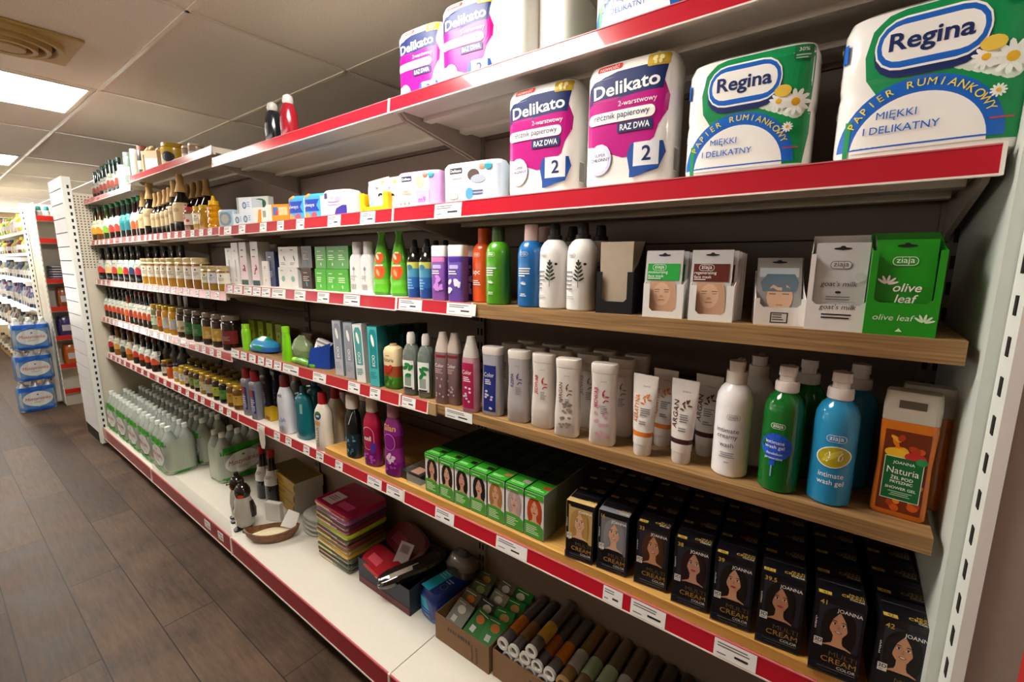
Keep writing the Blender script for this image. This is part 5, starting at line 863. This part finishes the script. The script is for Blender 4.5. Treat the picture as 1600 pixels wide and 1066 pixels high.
row([(p, glassb(f'{ORD[i]} small bottle on the gold lid jar shelf, counted from the end panel' if i else 'small bottle on the gold lid jar shelf nearest the end panel', 'vinegar_bottle', .215, .034, g, lb, fr, '5a1a1c')) for i, (p, g, fr, lb) in enumerate(SV)], Z4, .012, .068)
o = glassb('dark bottle in shade-darkened colours behind the gold-lidded jars', 'vinegar_bottle', .215, .036, '0e0c0b', '5a564e', None, '2a1214', 'rear bottles behind gold-lidded jars')  # front bottle colours lowered to carry the shade at the back
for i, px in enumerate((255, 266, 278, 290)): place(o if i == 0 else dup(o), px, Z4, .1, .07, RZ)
SJ = [(263, .1, .03, '4a2c14', 'b8962c', 'c4c0b0', None), (272, .085, .032, 'b04a14', '3a2418', None, None), (283, .11, .033, 'b08c14', '1c1f3a', 'c8c4b8', None), (292, .112, .033, 'b08c14', 'c9a53a', 'd0ccc4', None), (300, .115, .033, '3a2010', 'c9a53a', 'c0b4a4', '9a8a78'), (308, .115, .033, '4a2a12', 'c9a53a', '6a8a3a', None), (316, .118, .034, '2a1a10', 'c9a53a', '8aa868', '5a8a3c'), (325, .118, .034, '8a6a2c', 'c9a53a', 'c4b898', 'a08c5c'), (335, .118, .035, '4a2c14', 'c9a53a', '9aa8a8', 'c4a43c'), (346, .12, .035, '14130f', 'c9a53a', '9aa82c', None), (357, .12, .036, '100f0c', 'c9a53a', '3a7a2c', None), (369, .12, .036, '5a3a10', 'c9a53a', 'a8842c', None), (379, .12, .036, '5a3a10', 'c9a53a', 'b08c34', None)]
row([(p, jar(f'{ORD[i]} small lidded jar from the left on the lowest raised shelf' if i else 'small lidded jar nearest the small bottles, dark contents', H, r, c, ld, lb, fr, band=(.2, .6))) for i, (p, H, r, c, ld, lb, fr) in enumerate(SJ)], Z4, .012, .07)
o = jar('x', .118, .035, '1c140f', '7a6428', '3a342c', None, band=(.2, .6))  # same jars as in front, with shade mixed into contents, lid and label
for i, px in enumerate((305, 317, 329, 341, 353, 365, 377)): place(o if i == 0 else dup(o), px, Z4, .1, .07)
for q in bpy.data.objects:
    if q.get('label') == 'x': tag(q, 'jar with shade-darkened colours in the rear row behind the gold-lidded jars', None, 'rear jars behind the gold-lidded ones')
# far top shelves
for i, (px, H, y) in enumerate(((155, .2, .02), (161, .21, .03), (166, .215, .02), (172, .225, .03), (178, .235, .02), (184, .23, .03), (191, .225, .02))):
    place(glassb(f'{ORD[i]} dark wine bottle from the left on the farthest top shelf' if i else 'dark wine bottle at the pegboard end of the farthest top shelf', 'wine_bottle', H, .031, '14251f', '8f8c86', '7a3428', '14302a', neck=.45), px, ZT[3]-.004, y, .072, RZ)
def tube_(label, px, h, c, y, r=.033, z=ZT[2]-.004, top=None, name='gift_tin'): return place(item(name, label, 'container', [('body', [(0, r*.95, r*.95), (.006, r, r), (h*.8, r, r), (h*.86, r*.9, r*.9)], mat(c, .25, coat=.4)), ('lid', [(h*.862, r*.95, r*.95), (h, r*.93, r*.93)], mat(top or c, .35))], [(0, 'F', lambda d: d.rect(-r*.6, r*.6, h*.2, h*.5, ink('b8b4a4')))]), px, z, y, r*2, RZ)
tube_('white bottle right of the dark wine bottles on the far top shelf', 198, .16, 'c8c8c8', .02, z=ZT[3]-.004)
tube_('grey-green glass carafe at the left end of the stepped-up shelf', 207, .17, '6a7c74', .02); tube_('clear jar with yellow fruit on the stepped-up shelf', 218, .165, 'b4b4a0', .015, top='d0d0cc'); tube_('small dark bottle with white label on the stepped-up shelf', 228, .16, '3a3430', .012, .03, top='a05a50')
o = pack('gift_pack', 'pale gift box with beige bow on the stepped-up top shelf', 'gift box', .05, .04, .11, 'd8c4a0', 246, ZT[2]-.004, .012, .5, lambda d: (d.rect(-.03, .05, .004, .07, W_), d.rect(-.038, -.03, .0, .09, ink('8a5a24'))), rnd=False)
mb = MB(); 
for a in range(5): mb.tube([(0, 0, .11), (.03*math.cos(a*1.25), .03*math.sin(a*1.25), .125), (.045*math.cos(a*1.25), .045*math.sin(a*1.25), .112)], [.006, .012, .004], mat('d8b888', .5), 8)
mb.loft([(.1105, .012, .012), (.118, .012, .012)], mat('d8b888', .5)); mb.build('bow', o)
t = tube_('dark-labelled yellow tub on the stepped-up top shelf', 275, .12, 'c09a20', .012, .058, top='a8841c', name='yellow_tub'); dd = Dec(frontmap([(0, .058, .058), (.12, .058, .058)], 2)); dd.h = .002; dd.ell(.01, .05, .03, .025, K_); dd.mb.build('dark_emblem', t, 0)
place(item('gift_bag', 'clear bag gathered at the top behind the gift box', 'gift bag', [('bag', [(0, .05, .035), (.09, .055, .035), (.15, .02, .015), (.17, .012, .008), (.2, .03, .01)], mat('b8aa94', .2, t=.4), 3, 20), ('filling', [(.005, .04, .028), (.08, .042, .028)], mat('8a6a4c', .6), 3)]), 245, ZT[2]-.004, .1, .07)
place(item('gift_bag', 'brown filled bag behind the yellow tub', 'gift bag', [('bag', [(0, .06, .04), (.12, .065, .04), (.16, .05, .03), (.18, .055, .025)], mat('6a4a2c', .5), 3, 20), ('tie', [(.1605, .052, .032), (.165, .052, .032)], mat('3a2c1c', .5), 3)]), 278, ZT[2]-.004, .14, .08)
for i, px in enumerate((299, 309)): tube_(('small brown jar right of the yellow tub', 'small brown jar at the right end of the stepped-up shelf')[i], px, .075, '8a7460', .03, .036, top='b4a084', name='spice_jar')
# ================================================================ WATER PACKS
def bottlepack(name, label, tint, band, film, txtc, H=.305, group=None, nx=3, film_h=.222):
    r = .0445; t = thing(name, label, 'bottled water', group=group); gm = mat(tint, .1, t=.55, n=.02, coat=.5)
    mb = MB(); mb.loft([(0, r*.8, r*.8), (.008, r*.95, r*.95), (.03, r*.95, r*.95), (.036, r*.9, r*.9), (.05, r*.96, r*.96), (.2, r*.96, r*.96), (.225, r*.88, r*.88), (.25, r*.6, r*.6), (H-.028, .0155, .0155)], gm, 2, 16); b0 = mb.build('bottle', t)
    mb = MB(); mb.loft([(H-.0275, .0165, .0165), (H-.004, .0165, .0165), (H, .0145, .0145)], mat('dfe6e0', .3), 2, 12); c0 = mb.build('cap', b0)
    for i in range(nx):
        for j in range(2):
            b = b0 if i == j == 0 else b0.copy()
            if b is not b0: COL.objects.link(b); c = c0.copy(); COL.objects.link(c); c.parent = b
            b.location = ((i-(nx-1)/2)*2*r, (j-.5)*2*r, 0)
    w, d = nx*r+.001, 2*r+.001
    secs = [(.004, w*.95, d*.95), (.02, w, d), (.11, w*.99, d*.985), (film_h-.03, w, d), (film_h, w*.97, d*.95)]
    def bulge(x, y, z):
        ky = 1-.07*(1-abs(math.cos(PI*x/(2*r)))) if nx % 2 else 1; kx = 1-.05*(1-abs(math.sin(PI*y/(2*r))))
        return (x*(kx if abs(x) > w*.8 else 1), y*ky, z)
    f = MB().loft(secs, [mat(band, .2, coat=.6, a=.9), mat(film, .2, coat=.6, a=.62), mat(film, .2, coat=.6, a=.62), mat(film, .2, coat=.6, a=.62)], 6, 120, False, None, bulge).build('film_wrap', t)
    fm = frontmap(secs, 6); dd = Dec(lambda u, v, h: bulge(*fm(u, v, h+.0006))); dd.rows([(film_h-.05, -w*.93, -w*.6), (film_h-.036, -w*.93, w*.93), (film_h-.004, -w*.93, w*.93)], ink(band)); dd.rows([(.006, -w*.9, w*.9), (.03, -w*.93, w*.93), (.036, -w*.2, w*.2)], ink(band))
    dd.rows([(film_h*(.5+.3*math.sin(math.radians(a))), -w*.78*math.cos(math.radians(a)), w*.78*math.cos(math.radians(a))) for a in range(-90, 91, 15)], ink('d6dcd8')); dd.h += .0015; dd.txt('Muszynianka', 0, film_h*.5, .03, ink(txtc), w=w*1.3, shear=.2, bold=.012); dd.ell(0, film_h*.5+.042, .008, .006, ink(band)); dd.bars(-w*.25, film_h*.5-.03, w*.5, .008, 2, ink('8aa09a'))
    dd.mb.build('printed_label', t, 0); return t
GP_ = bottlepack('water_pack', 'green-wrapped water pack at the pegboard end of the front row', 'dbe8de', '2a8a1c', 'c2ccb8', 'a83038')
pos = [(-4.625+.277*i, .024) for i in range(5)]
for i, (x, y) in enumerate(pos):
    o = GP_ if i == 0 else dup(GP_); o.location = (x, y, ZB+.0005); o.rotation_euler = (0, 0, random.uniform(-.015, .015))
    if i: o['label'] = f'{ORD[i]} green-wrapped water pack in the front row from the pegboard end'
for i, (x, y) in enumerate(pos):
    o = dup(GP_, f'{ORD[i]} green-wrapped water pack in the shaded rear row from the pegboard end' if i else 'green-wrapped water pack in the shaded rear row at the pegboard end', (x, y+.186, ZB+.0005), 0)
dup(GP_, 'single green-wrapped water pack turned sideways, nearest to the penguin bottles', (-3.105, .225, ZB+.0005), PI/2+.08)
BP = bottlepack('water_pack', 'lowest of three stacked blue water packs on the floor', 'eaf2fa', '1a5fc4', '5f9fe0', 'c43a4c', film_h=.245)
for k, (dx, dy, lab) in enumerate(((0, 0, None), (.02, .012, 'middle one of three stacked blue water packs on the floor'), (.035, .03, 'topmost of three stacked blue water packs'))):
    o = BP if k == 0 else dup(BP, lab); o.location = (-6.52+dx, -.245+dy-.012, .0005+.3055*k); o.rotation_euler = (0, 0, PI/2+(.0, .05, -.03)[k])
# ================================================================ BASE SHELF, third bay
def penguin(label, x, y, rz, k=1):
    t = thing('penguin_bottle', label, 'penguin bottle', (x, y, ZB+.0005), rz); BK = mat('1c1614', .15, coat=.6)
    MB().loft([(.014, .03, .026), (.03, .043, .037), (.1, .046, .04), (.15, .038, .034), (.172, .029, .028)], mat('c9c4b8', .12, t=.35, coat=.6), 2.2, 24).build('body', t)
    MB().loft([(.1725, .032, .03), (.19, .037, .034), (.21, .035, .033), (.232, .022, .022), (.238, .012, .012), (.252, .011, .011), (.256, .007, .007)], BK, 2, 24).build('head', t)
    d = Dec(frontmap([(.17, .033, .031), (.19, .038, .035), (.215, .035, .033)], 2)); d.ell(.012, .183, .014, .01, ink('c8452a')); d.mb.build('orange_patch', t, 0)
    MB().loft([(.196, .006, .012, 0, -.036), (.203, .001, .002, 0, -.046)], mat('3a2a24', .3), 2, 8).build('beak', t)
    for s in (-1, 1):
        MB().loft([(0, .018, .028, s*.024, -.016), (.01, .019, .03, s*.024, -.016), (.02, .008, .012, s*.024, -.008)], mat('1a1716', .3), 2, 16).build('foot', t)
        MB().loft([(.07, .006, .016, s*.05, .004), (.11, .007, .02, s*.048, .004), (.15, .005, .012, s*.04, .004)], mat('2a2522', .2, coat=.5), 2, 10).build('wing', t)
penguin('penguin-shaped bottle with dark head, nearer of the pair by the bowl', -2.432, -.008, .5); penguin('penguin-shaped bottle with dark head, behind its twin', -2.545, .012, -.3)
# boat shaped wooden bowl with soap flakes
t = thing('wooden_bowl', 'boat-shaped brown wooden bowl with cream filling', 'bowl', (-2.235, .03, ZB+.0005), .85); L, Bd = .125, .058
def ring(k, z, n=36):
    o = []
    for i in range(n):
        a = 2*PI*i/n; c, s = math.cos(a), math.sin(a); o.append((L*k*math.copysign(abs(c)**1.15, c), Bd*k*math.copysign(abs(s)**1.35, s), z+.014*abs(c)**3*(1 if k > .8 else 0)))
    return o
mb = MB(); rs = [ring(.7, 0), ring(.92, .02), ring(1, .05), ring(.94, .052), ring(.84, .03), ring(.7, .012)]; vs = sum(rs, []); n = 36
mb.add(vs, [(j*n+i, j*n+(i+1) % n, (j+1)*n+(i+1) % n, (j+1)*n+i) for j in range(5) for i in range(n)]+[tuple(reversed(range(n))), tuple(5*n+i for i in range(n))], BOWLW); mb.build('hull', t)
t2 = MB(); rs = [ring(.69, .0135), ring(.78, .03), ring(.5, .042), ring(.2, .046)]; t2.add(sum(rs, []), [(j*n+i, j*n+(i+1) % n, (j+1)*n+(i+1) % n, (j+1)*n+i) for j in range(3) for i in range(n)]+[tuple(reversed(range(n))), tuple(3*n+i for i in range(n))], mat('d8cba4', .8, n=.15, sc=120))
o = tag(t2.build('soap_flakes'), 'cream-coloured crumbly filling heaped in the wooden bowl', 'filling'); o.location = t.location; o.rotation_euler = (0, 0, .85)
o = MB().prism([(-.035, 0), (.035, 0), (.038, .075), (-.02, .082)], -.001, .001, PAPER).build('paper_card', None, 0); tag(o, 'white card stuck upright in the wooden bowl', 'card'); o.location = t.location+Vector((.045, .052, .05)); o.rotation_euler = (-.35, .2, .6)
o = MB().box(-.045, .045, -.012, .012, 0, .1, mat('dedad2', .5), .002).build('paper_bag', None); tag(o, 'white paper bag standing behind the wooden bowl', 'paper bag'); o.location = (-2.39, .115, ZB+.0005); o.rotation_euler = (0, 0, .4)
for i, (x, y, lab) in enumerate(((-2.68, .2, 'dark bottle with red cap and white label, left of its twin'), (-2.585, .205, 'dark bottle with red cap and white label, beside the yellow cartons'))):
    o = glassb(lab, 'balsamic_bottle', .3, .042, '0f0c0d', 'd8d8dc', None, 'a01c1c', lv=(.36, .62), caph=.14); o.location = (x, y, ZB+.0005); o.rotation_euler = (0, 0, .5)
YB = mat('b08a18', .4, n=.05)
for k in range(3):
    o = pack('coffee_carton', ('lowest of three stacked yellow cartons', 'middle one of three stacked yellow cartons', 'topmost yellow carton with open grey-white end')[k], 'carton', .165, .075, .06, 'a8841a', 0, ZB+.0005+.0605*k, 0, 0, lambda d: (d.rect(-.16, .16, .004, .056, ink('b8921c')), d.rect(-.15, -.1, .018, .05, ink('6a1c24')), d.bars(-.08, .034, .16, .012, 2, ink('6a5210')), d.ell(.155, .03, .008, .022, ink('3a3010'))), rnd=False)
    o.location = (-2.5+.006*k, .285, ZB+.0005+.0605*k); o.rotation_euler = (0, 0, -.1+.015*k)
    MB().box(.1652, .1665, -.073, .073, .001, .0595, mat('c9c6c0', .5)).build('end_flap', o)
    MB().box(-.16, .16, -.07, .07, .06, .0603, mat('5a4a18', .5)).build('top_flap', o)
for k in range(4):
    o = bag('flat_film_bag', f'{("lowest", "second lowest", "third", "topmost")[k]} clear flat bag slumped between yellow cartons and colourful packs', 'plastic bag', .1, .075, .026, ('a8a49c', 'c4c2be', 'b4b0aa'), 0, 0, 0); o.location = (-2.15+.012*k, .225, ZB+.0005+.0265*k); o.rotation_euler = (0, 0, -.15+.1*k)
SP = ['3a4430', '2c3424', '4a5038', 'c49a34', '8a6a2c', '6a3430', '4a3a2c', 'a8b42c', '7a2a3a', '5a2a40', '8a4a80', 'a01440']
for k, c in enumerate(SP):
    w, d, h = .126+random.uniform(-.005, .005), .105, .022
    def pr(q, c=c, h=h): q.rect(-.12, .0, .004, h-.006, ink(random.choice(('c8b04a', 'b8d040', '8a2440', 'd8c8a0', '2c3a28')))); q.bars(-.1, h*.5, .16, .006, 1, ink('e8dcc8'))
    o = item('clothing_pack', f'{("lowest", *ORD[1:11], "topmost magenta")[k]} film-wrapped flat pack in the tall colourful stack'+('' if k in (0, 11) else ' counted from below'), 'flat pack', [('film_wrap', [(0, w*.97, d*.97), (h*.3, w, d), (h*.7, w, d), (h*.98, w*.97, d*.96)], mat(c, .12, coat=.8, n=.3, sc=25), 14, 40)], [(0, 'F', pr)]+([(0, 'T', lambda q: (q.rect(-.1, -.02, -.08, .0, ink('d8c8d0')), q.bars(-.09, -.03, .06, .012, 3, ink('a04a6a')), q.rect(-.0, .09, -.07, -.03, ink('d84a80'))), 'top_label')] if k == 11 else []))
    o.location = (-1.836+random.uniform(-.004, .004), .205, ZB+.0005+.0223*k); o.rotation_euler = (0, 0, random.uniform(-.02, .02))
T = tray('low dark blue open carton full of film-wrapped packs', .16, .12, .13, .11, .1, .1, mat('1f2838', .5), name='open_carton'); T.location = (-1.496, .232, ZB+.0005)
MB().box(-.158, .158, -.1225, -.1213, .002, .03, mat('5a1424', .4)).build('shade_band', T)  # dark red shadow painted along the foot of the carton front
for lab, x, y, z, rx, ry, rz, w, d, h, c, c2 in (('red pink pack slanting at the carton front', -.06, -.075, .095, .35, .06, -.1, .1, .055, .022, 'a8182c', 'd84a5c'), ('dark maroon pack deep in the low carton', -.04, .05, .12, .5, .05, -.2, .12, .07, .04, '5a101c', '7a2434'), ('shiny black pack with silver glints lying diagonally', .08, -.045, .1, .1, -.25, .95, .13, .042, .03, '1a1614', 'b8b0a4'), ('brown black pack at the back of the low carton', .06, .06, .1, .3, .2, .5, .08, .05, .035, '241a18', '4a3a34')):
    o = item('clothing_pack', lab, 'flat pack', [('film_wrap', [(0, w*.9, d*.9), (h*.3, w, d), (h*.7, w, d), (h, w*.9, d*.85)], mat(c, .08, coat=1, n=.25, sc=20), 3.5, 28)], [(0, 'T', lambda q: (q.rect(-w*.6, w*.1, -d*.5, d*.1, ink(c2)), q.bars(-w*.5, 0, w*.8, .01, 2, ink(c2))))]); o.location = T.location+Vector((x, y, z)); o.rotation_euler = (rx, ry, rz)
o = tag(MB().box(-.03, .03, -.001, .001, 0, .085, mat('c4b8c0', .4)).build('price_card', None, 0), 'pale barcode card standing among the maroon packs', 'card'); o.location = T.location+Vector((.02, -.055, .115)); o.rotation_euler = (-.7, .15, .3); dd = Dec(flat(-.001), False); [dd.rect(-.02+.004*i, -.02+.004*i+.002, .045, .075, ink('6a4a5a')) for i in range(10)]; dd.mb.build('barcode', o, 0)
o = item('wet_wipes_pack', 'deep blue pack with turquoise stripe in front of the cartons', 'wipes', [('wrap', [(0, .056, .09), (.02, .06, .1), (.09, .058, .1), (.115, .05, .085)], [mat('1a58b8', .25, coat=.5), mat('12307c', .25, coat=.5), mat('0f2a6a', .25, coat=.5)], 4, 32)], [(0, 'T', lambda q: (q.rows([(-.085, -.05, .0), (.08, -.045, .0)], ink('1c9ab8')), q.bars(-.04, .02, .035, .012, 3, ink('8ad0e0')), q.bars(.006, .0, .035, .012, 2, ink('8aa8d8')), q.loop(.01, .04, -.05, -.02, .001, ink('6a8ac8'), mat('0f2a6a', .25, coat=.5)))), (0, 'F', lambda q: (q.rows([(.05, -.056, .02), (.09, -.056, .0)], ink('1c9ab8')), q.bars(-.04, .04, .08, .012, 2, ink('2f7ad0'))))]); o.location = (-1.262, .235, ZB+.0005); o.rotation_euler = (0, 0, -.12)
bag('hose_bag', 'clear bag with brownish tubing lying behind the blue pack', 'plastic bag', .07, .05, .1, ('3a3230', '5a5048', '2a2624'), 0, 0, 0).location = (-1.24, .3, ZB+.117)
# ================================================================ BASE SHELF, nearest bay: cartons
KR = mat('7a5c40', .75, n=.08, sc=90)
def carton(label, x0, x1, y0, y1, h):
    t = thing('cardboard_carton', label, 'carton', ((x0+x1)/2, (y0+y1)/2, ZB+.0005)); w, d, k = (x1-x0)/2, (y1-y0)/2, .003
    MB().box(-w, w, -d, d, 0, k, KR).build('base_panel', t)
    for a in ((-w, w, -d, -d+k), (-w, w, d-k, d), (-w, -w+k, -d+k, d-k), (w-k, w, -d+k, d-k)): MB().box(*a, k, h, KR).build('side_panel', t)
    q = Dec(flat(-d), False); [q.rect(-w*.5+i*.012, -w*.5+i*.012+random.uniform(.004, .01), h*.62, h*.75, ink('2f2218')) for i in range(9)]; [q.rect(w*.4+j*.02, w*.4+j*.02+.006, h*.1+.008*i, h*.1+.008*i+.005, ink('2f2218')) for i in range(8) for j in range(2)]; q.mb.build('carton_print', t, 0); return t
carton('small cardboard carton filled with green seed packets', -1.19, -.945, .104, .355, .1)
for i in range(14):
    x, y = -1.15+.082*(i % 3)+random.uniform(-.008, .008), .15+.052*(i//3)+random.uniform(-.006, .006); c = random.choice(('5a6a4a', '8a8a7a', '2c7a34', '3a3a32', '6a6450', '9aa090')) if i else '8a8a80'
    if i % 3 == 2: c = random.choice(('1f7a2c', '2c8a3a'))
    o = item('seed_packet', f'{"green" if i % 3 == 2 else "mottled grey-green"} seed packet, {ORD[i//3] if i//3 else "front"} row, {("left", "middle", "right")[i % 3]} column of the small carton', 'seed packet', [('packet', [(0, .038, .0025), (.085, .038, .003), (.09, .036, .001)], mat(c, .4), 'box')], [(0, 'F', lambda q: (q.ell(random.uniform(-.01, .01), .06, .018, .014, ink(random.choice(('c49a5a', 'd8d4c4', '8a9a5a', 'c8742c')))), q.rect(-.02, .0, .014, .034, ink('dcdcd4')), q.bars(-.03, .078, .05, .005, 1, ink('dfe4d4'))))]); o.location = (x, y-.01, ZB+.045+.006*(i//3)); o.rotation_euler = (-1.0, random.uniform(-.1, .1), random.uniform(-.15, .15))
carton('larger cardboard carton filled with foil and paper rolls', -.935, -.36, .112, .36, .098)
WR = mat('d8d6d2', .35); HOL = mat('2a2220', .8)
def roll(label, name, x, z, body, ringc, r=.0195, l=.24, y0=.125, stripe=None, group=None, rz=0):
    t = thing(name, label, 'roll', (x, y0, z), rz, group); R90 = Matrix.Rotation(-PI/2, 3, 'X')
    MB().loft([(.006, r*.97, r*.97), (l, r*.97, r*.97)], mat(body, .15, m=.3 if stripe else 0, coat=.5), 2, 20, rot=R90).build('wound_sheet', t)
    MB().loft([(.008, r*.62, r*.62), (0, r*.62, r*.62), (-.003, r*.68, r*.68), (-.003, r*1.0, r*1.0), (.006, r*1.03, r*1.03)], mat(ringc, .35), 2, 20, False, R90).build('end_ring', t)
    MB().loft([(.0065, r*.63, r*.63), (.008, r*.63, r*.63)], HOL, 2, 16, True, R90).build('core_hole', t)
    if stripe: MB().loft([(.05, r*1.0, r*1.0), (.12, r*1.0, r*1.0)], mat(stripe, .35, n=.15), 2, 20, False, R90).build('paper_sleeve', t)
    return t
for i, (x, z, st) in enumerate(((-.905, .272, 'c4741c'), (-.862, .272, '8a6a3c'), (-.818, .272, 'b08a34'), (-.774, .272, 'a8601c'), (-.73, .272, 'c4741c'), (-.884, .237, None), (-.84, .237, None), (-.796, .237, None), (-.752, .237, None), (-.818+.022, .309, 'c49a3c'))):
    roll(f'foil roll with white end ring, {ORD[i % 5] if i % 5 else "leftmost"} in the {"upper" if i < 5 else "lower"} layer' if i < 9 else 'single foil roll with white end ring lying on top of the others', 'foil_roll', x, z, '6a6460', 'd8d6d2', stripe=st)
for i, (x, z, bd, st) in enumerate(((-.685, .268, '8a6a40', 'a8a49a'), (-.638, .27, '7a6248', '9ab08c'), (-.59, .27, '7a6a54', 'a8b898'), (-.543, .268, '6a5a48', 'b4b0a8'), (-.496, .266, '5a4c40', '8a8070'), (-.45, .264, '4a4038', '6a6258'), (-.404, .262, '463c34', '5a5248'))):
    roll(f'brown paper roll, {ORD[i] if i else "first"} to the right of the foil rolls', 'paper_roll', x, z, bd, 'a07c50' if i < 3 else '6a5844', r=.022, stripe=st)
for i, (x, y, c) in enumerate(((-.26, .2, '2a2220'), (-.13, .21, '1f1a1a'))):
    o = pack('hair_net_pack', ('dark pack with brown picture right of the paper rolls', 'dark pack in the corner under the hair dye shelf')[i], 'packet', .055, .06, .14, c, 0, 0, 0, 0, lambda d: (d.ell(0, .07, .03, .04, ink('6a4028')), d.bars(-.04, .125, .06, .006, 2, ink('8a8a90'))), rnd=False); o.location = (x, y, ZB+.0005)
# ================================================================ BACKGROUND SHELVING
t = thing('end_shelf_unit', 'white shelving end unit with red strips behind the water packs', 'shelving', (-6.42, .25, 0)); CW = mat('e4dfd2', .5, n=.02)
MB().box(-.185, -.175, -.31, .45, .02, 2.0, CW).build('back_panel', t); mb = MB().box(-.185, 0, -.322, -.316, .02, 2.0, CW)
for k in range(36): mb.box(-.012, -.004, -.3235, -.3218, .15+.05*k, .172+.05*k, DARK)
mb.build('side_panel', t)
zs = (1.861, 1.65, 1.264, .989, .7, .411, .15)
for i, z in enumerate(zs):
    s = thing('shelf', f'{("topmost", "second", "third", "fourth", "fifth", "sixth", "lowest")[i]} red-edged shelf of the white end unit', 'shelf', (-6.42, .25, 0)); MB().box(-.1745, 0, -.315, .44, z-.03, z+.004, CW).build('board', s); MB().box(.0005, .004, -.315, .44, z-.024, z+.022, mat('c8281c', .3, coat=.4)).build('front_strip', s)
    if i in (2, 3, 4, 5): MB().box(.0045, .0055, -.20, -.12, z-.02, z+.018, PAPER).build('price_tag', s, 0)
MB().box(-.1745, -.02, -.315, .44, 0, .118, mat('cfc8b8', .5)).build('plinth', t)
def fp(label, i, z, c, w, d, h, y=0, x=-.092, n=4): o = item('bagged_goods', label, 'packet', [('bag', [(0, w*.95, d*.95), (h*.3, w, d), (h*.8, w*.98, d), (h, w*.85, d*.8)], mat(c, .25, coat=.5, n=.2, sc=30), n, 24)], [(0, 'F', lambda q: q.rect(-w*.7, w*.7, h*.3, h*.6, ink('c8c0c4')))]); o.location = (-6.42+x, .25+y, z+.0045); o.rotation_euler = (0, 0, PI/2); return o
for i in range(6): 
    o = item('spray_bottle', f'{ORD[i]} teal and white bottle from the left on the end unit top', 'bottle', [('body', [(0, .022, .022), (.06, .024, .024), (.075, .012, .012)], mat('d8dcd8', .35)), ('cap', [(.0755, .02, .02), (.11, .016, .016)], mat('3a8a8a', .35))]); o.location = (-6.5, -.03+.055*i, zs[0]+.0045)
for k in range(6): fp(f'blue-spined magazine pack, {("lowest", "second lowest", "third", "fourth", "fifth", "topmost")[k]} in the pile on the end unit', 0, zs[2]+.024*k, ('4a9ab0', '7a7484', '6a6474', '8a7a88', '5a5a68', '4a4a58')[k], .1, .08, .0235, -.19)
fp('brown orange bag on the shelf below the magazine pile', 0, zs[3], '8a4a24', .09, .08, .2, -.17); fp('purple and navy bag on the end unit above the orange one', 0, zs[4], '3a3068', .11, .08, .2, -.18); fp('orange noodle bag on the lower end unit shelf', 0, zs[5], 'b8601c', .11, .08, .2, -.17)
# long unit left of it
t = thing('background_rack', 'white shelving rack with red edges in the far left background', 'shelving', (-8.2, .1, 0))
MB().box(-3.3, 1.58, .2, .22, .02, 2.0, CW).build('back_panel', t); mb = MB().box(1.54, 1.58, -.24, -.21, .02, 2.0, CW)
for k in range(36): mb.box(1.5802, 1.5812, -.229, -.221, .15+.05*k, .172+.05*k, DARK)
mb.build('end_upright', t)
MB().box(1.55, 1.58, -.205, .2, .02, 2.0, CW).build('end_panel', t); MB().box(-3.3, 1.54, -.2, .2, 0, .085, mat('c4a468', .5)).build('plinth', t)
lz = (1.76, 1.54, 1.272, .97, .6, .12)
for i, z in enumerate(lz):
    s = thing('shelf', f'{("top", "second", "third", "fourth", "fifth", "lowest")[i]} white shelf of the far left background rack', 'shelf', (-8.2, .1, 0)); MB().box(-3.3, 1.54, -.2, .195, z-.03, z, CW).build('board', s); MB().box(-3.3, 1.54, -.206, -.2005, z-.034, z+.006, mat('e8e4e0', .3)).build('front_strip', s)
names = {'f': 'yellow', '7': 'green'}
pal = [('d8d41c', '8ac41c', 'e0a81c', 'c8c0b0', 'b8341c', 'd8d4d0', 'e8dc3c', '5a9a2c'), ('c8a42c', '9ab43c', '3a4a6a', '7a3a3a', '5a3a30', '8a9a3c', 'c8b43c', '6a2a2c'), ('5a6a7a', '3a4458', '6a7468', '8a8a6a', '2a3450', '4a5a78', '9a9a8a', '3a3a48'), ('8a94a8', '4a5a88', '3a4a70', '6a3a5a', '9aa4b4', 'b4b4c0', '5a6a94', '7a4a6a'), ('8a8478', '5a4a44', '9a9488', '3a3a40', 'b4a890', '6a5a50', '7a7a7a', '4a4440'), ('7a6a54', '8a7a64', '6a5a44', '9a8a74', '5a4a3a', '7a6a5a', '8a8070', '6a6050')]
hs = (.19, .17, .2, .24, .26, .22); lev = ('top', 'second', 'third', 'fourth', 'fifth', 'lowest')
for i, z in enumerate(lz):
    for k in range(18):
        c = pal[i][k % 8]; h = hs[i]*random.uniform(.82, 1); r = .055
        o = item('household_bottle', f'{(ORD+["seventeenth", "eighteenth"])[k]} bottle from the right on the {lev[i]} shelf of the background rack' if k else f'bottle at the right end of the {lev[i]} shelf of the background rack', 'bottle', [('body', [(0, r*.9, r*.8), (.01, r, r*.9), (h*.6, r*.95, r*.85), (h*.8, r*.5, r*.5)], mat(c, .3, coat=.4), 2.6, 14), ('cap', [(h*.8+.0005, r*.5, r*.5), (h, r*.4, r*.4)], mat(pal[i][(k+3) % 8], .35), 2, 12)], [(0, 'F', lambda q: q.rect(-r*.7, r*.7, h*.2, h*.5, ink('d8d4cc')))])
        o.location = (-6.74-.15*k*(1+.04*k), -.08+random.uniform(-.01, .01), z+.0005); o.rotation_euler = (0, 0, .6)
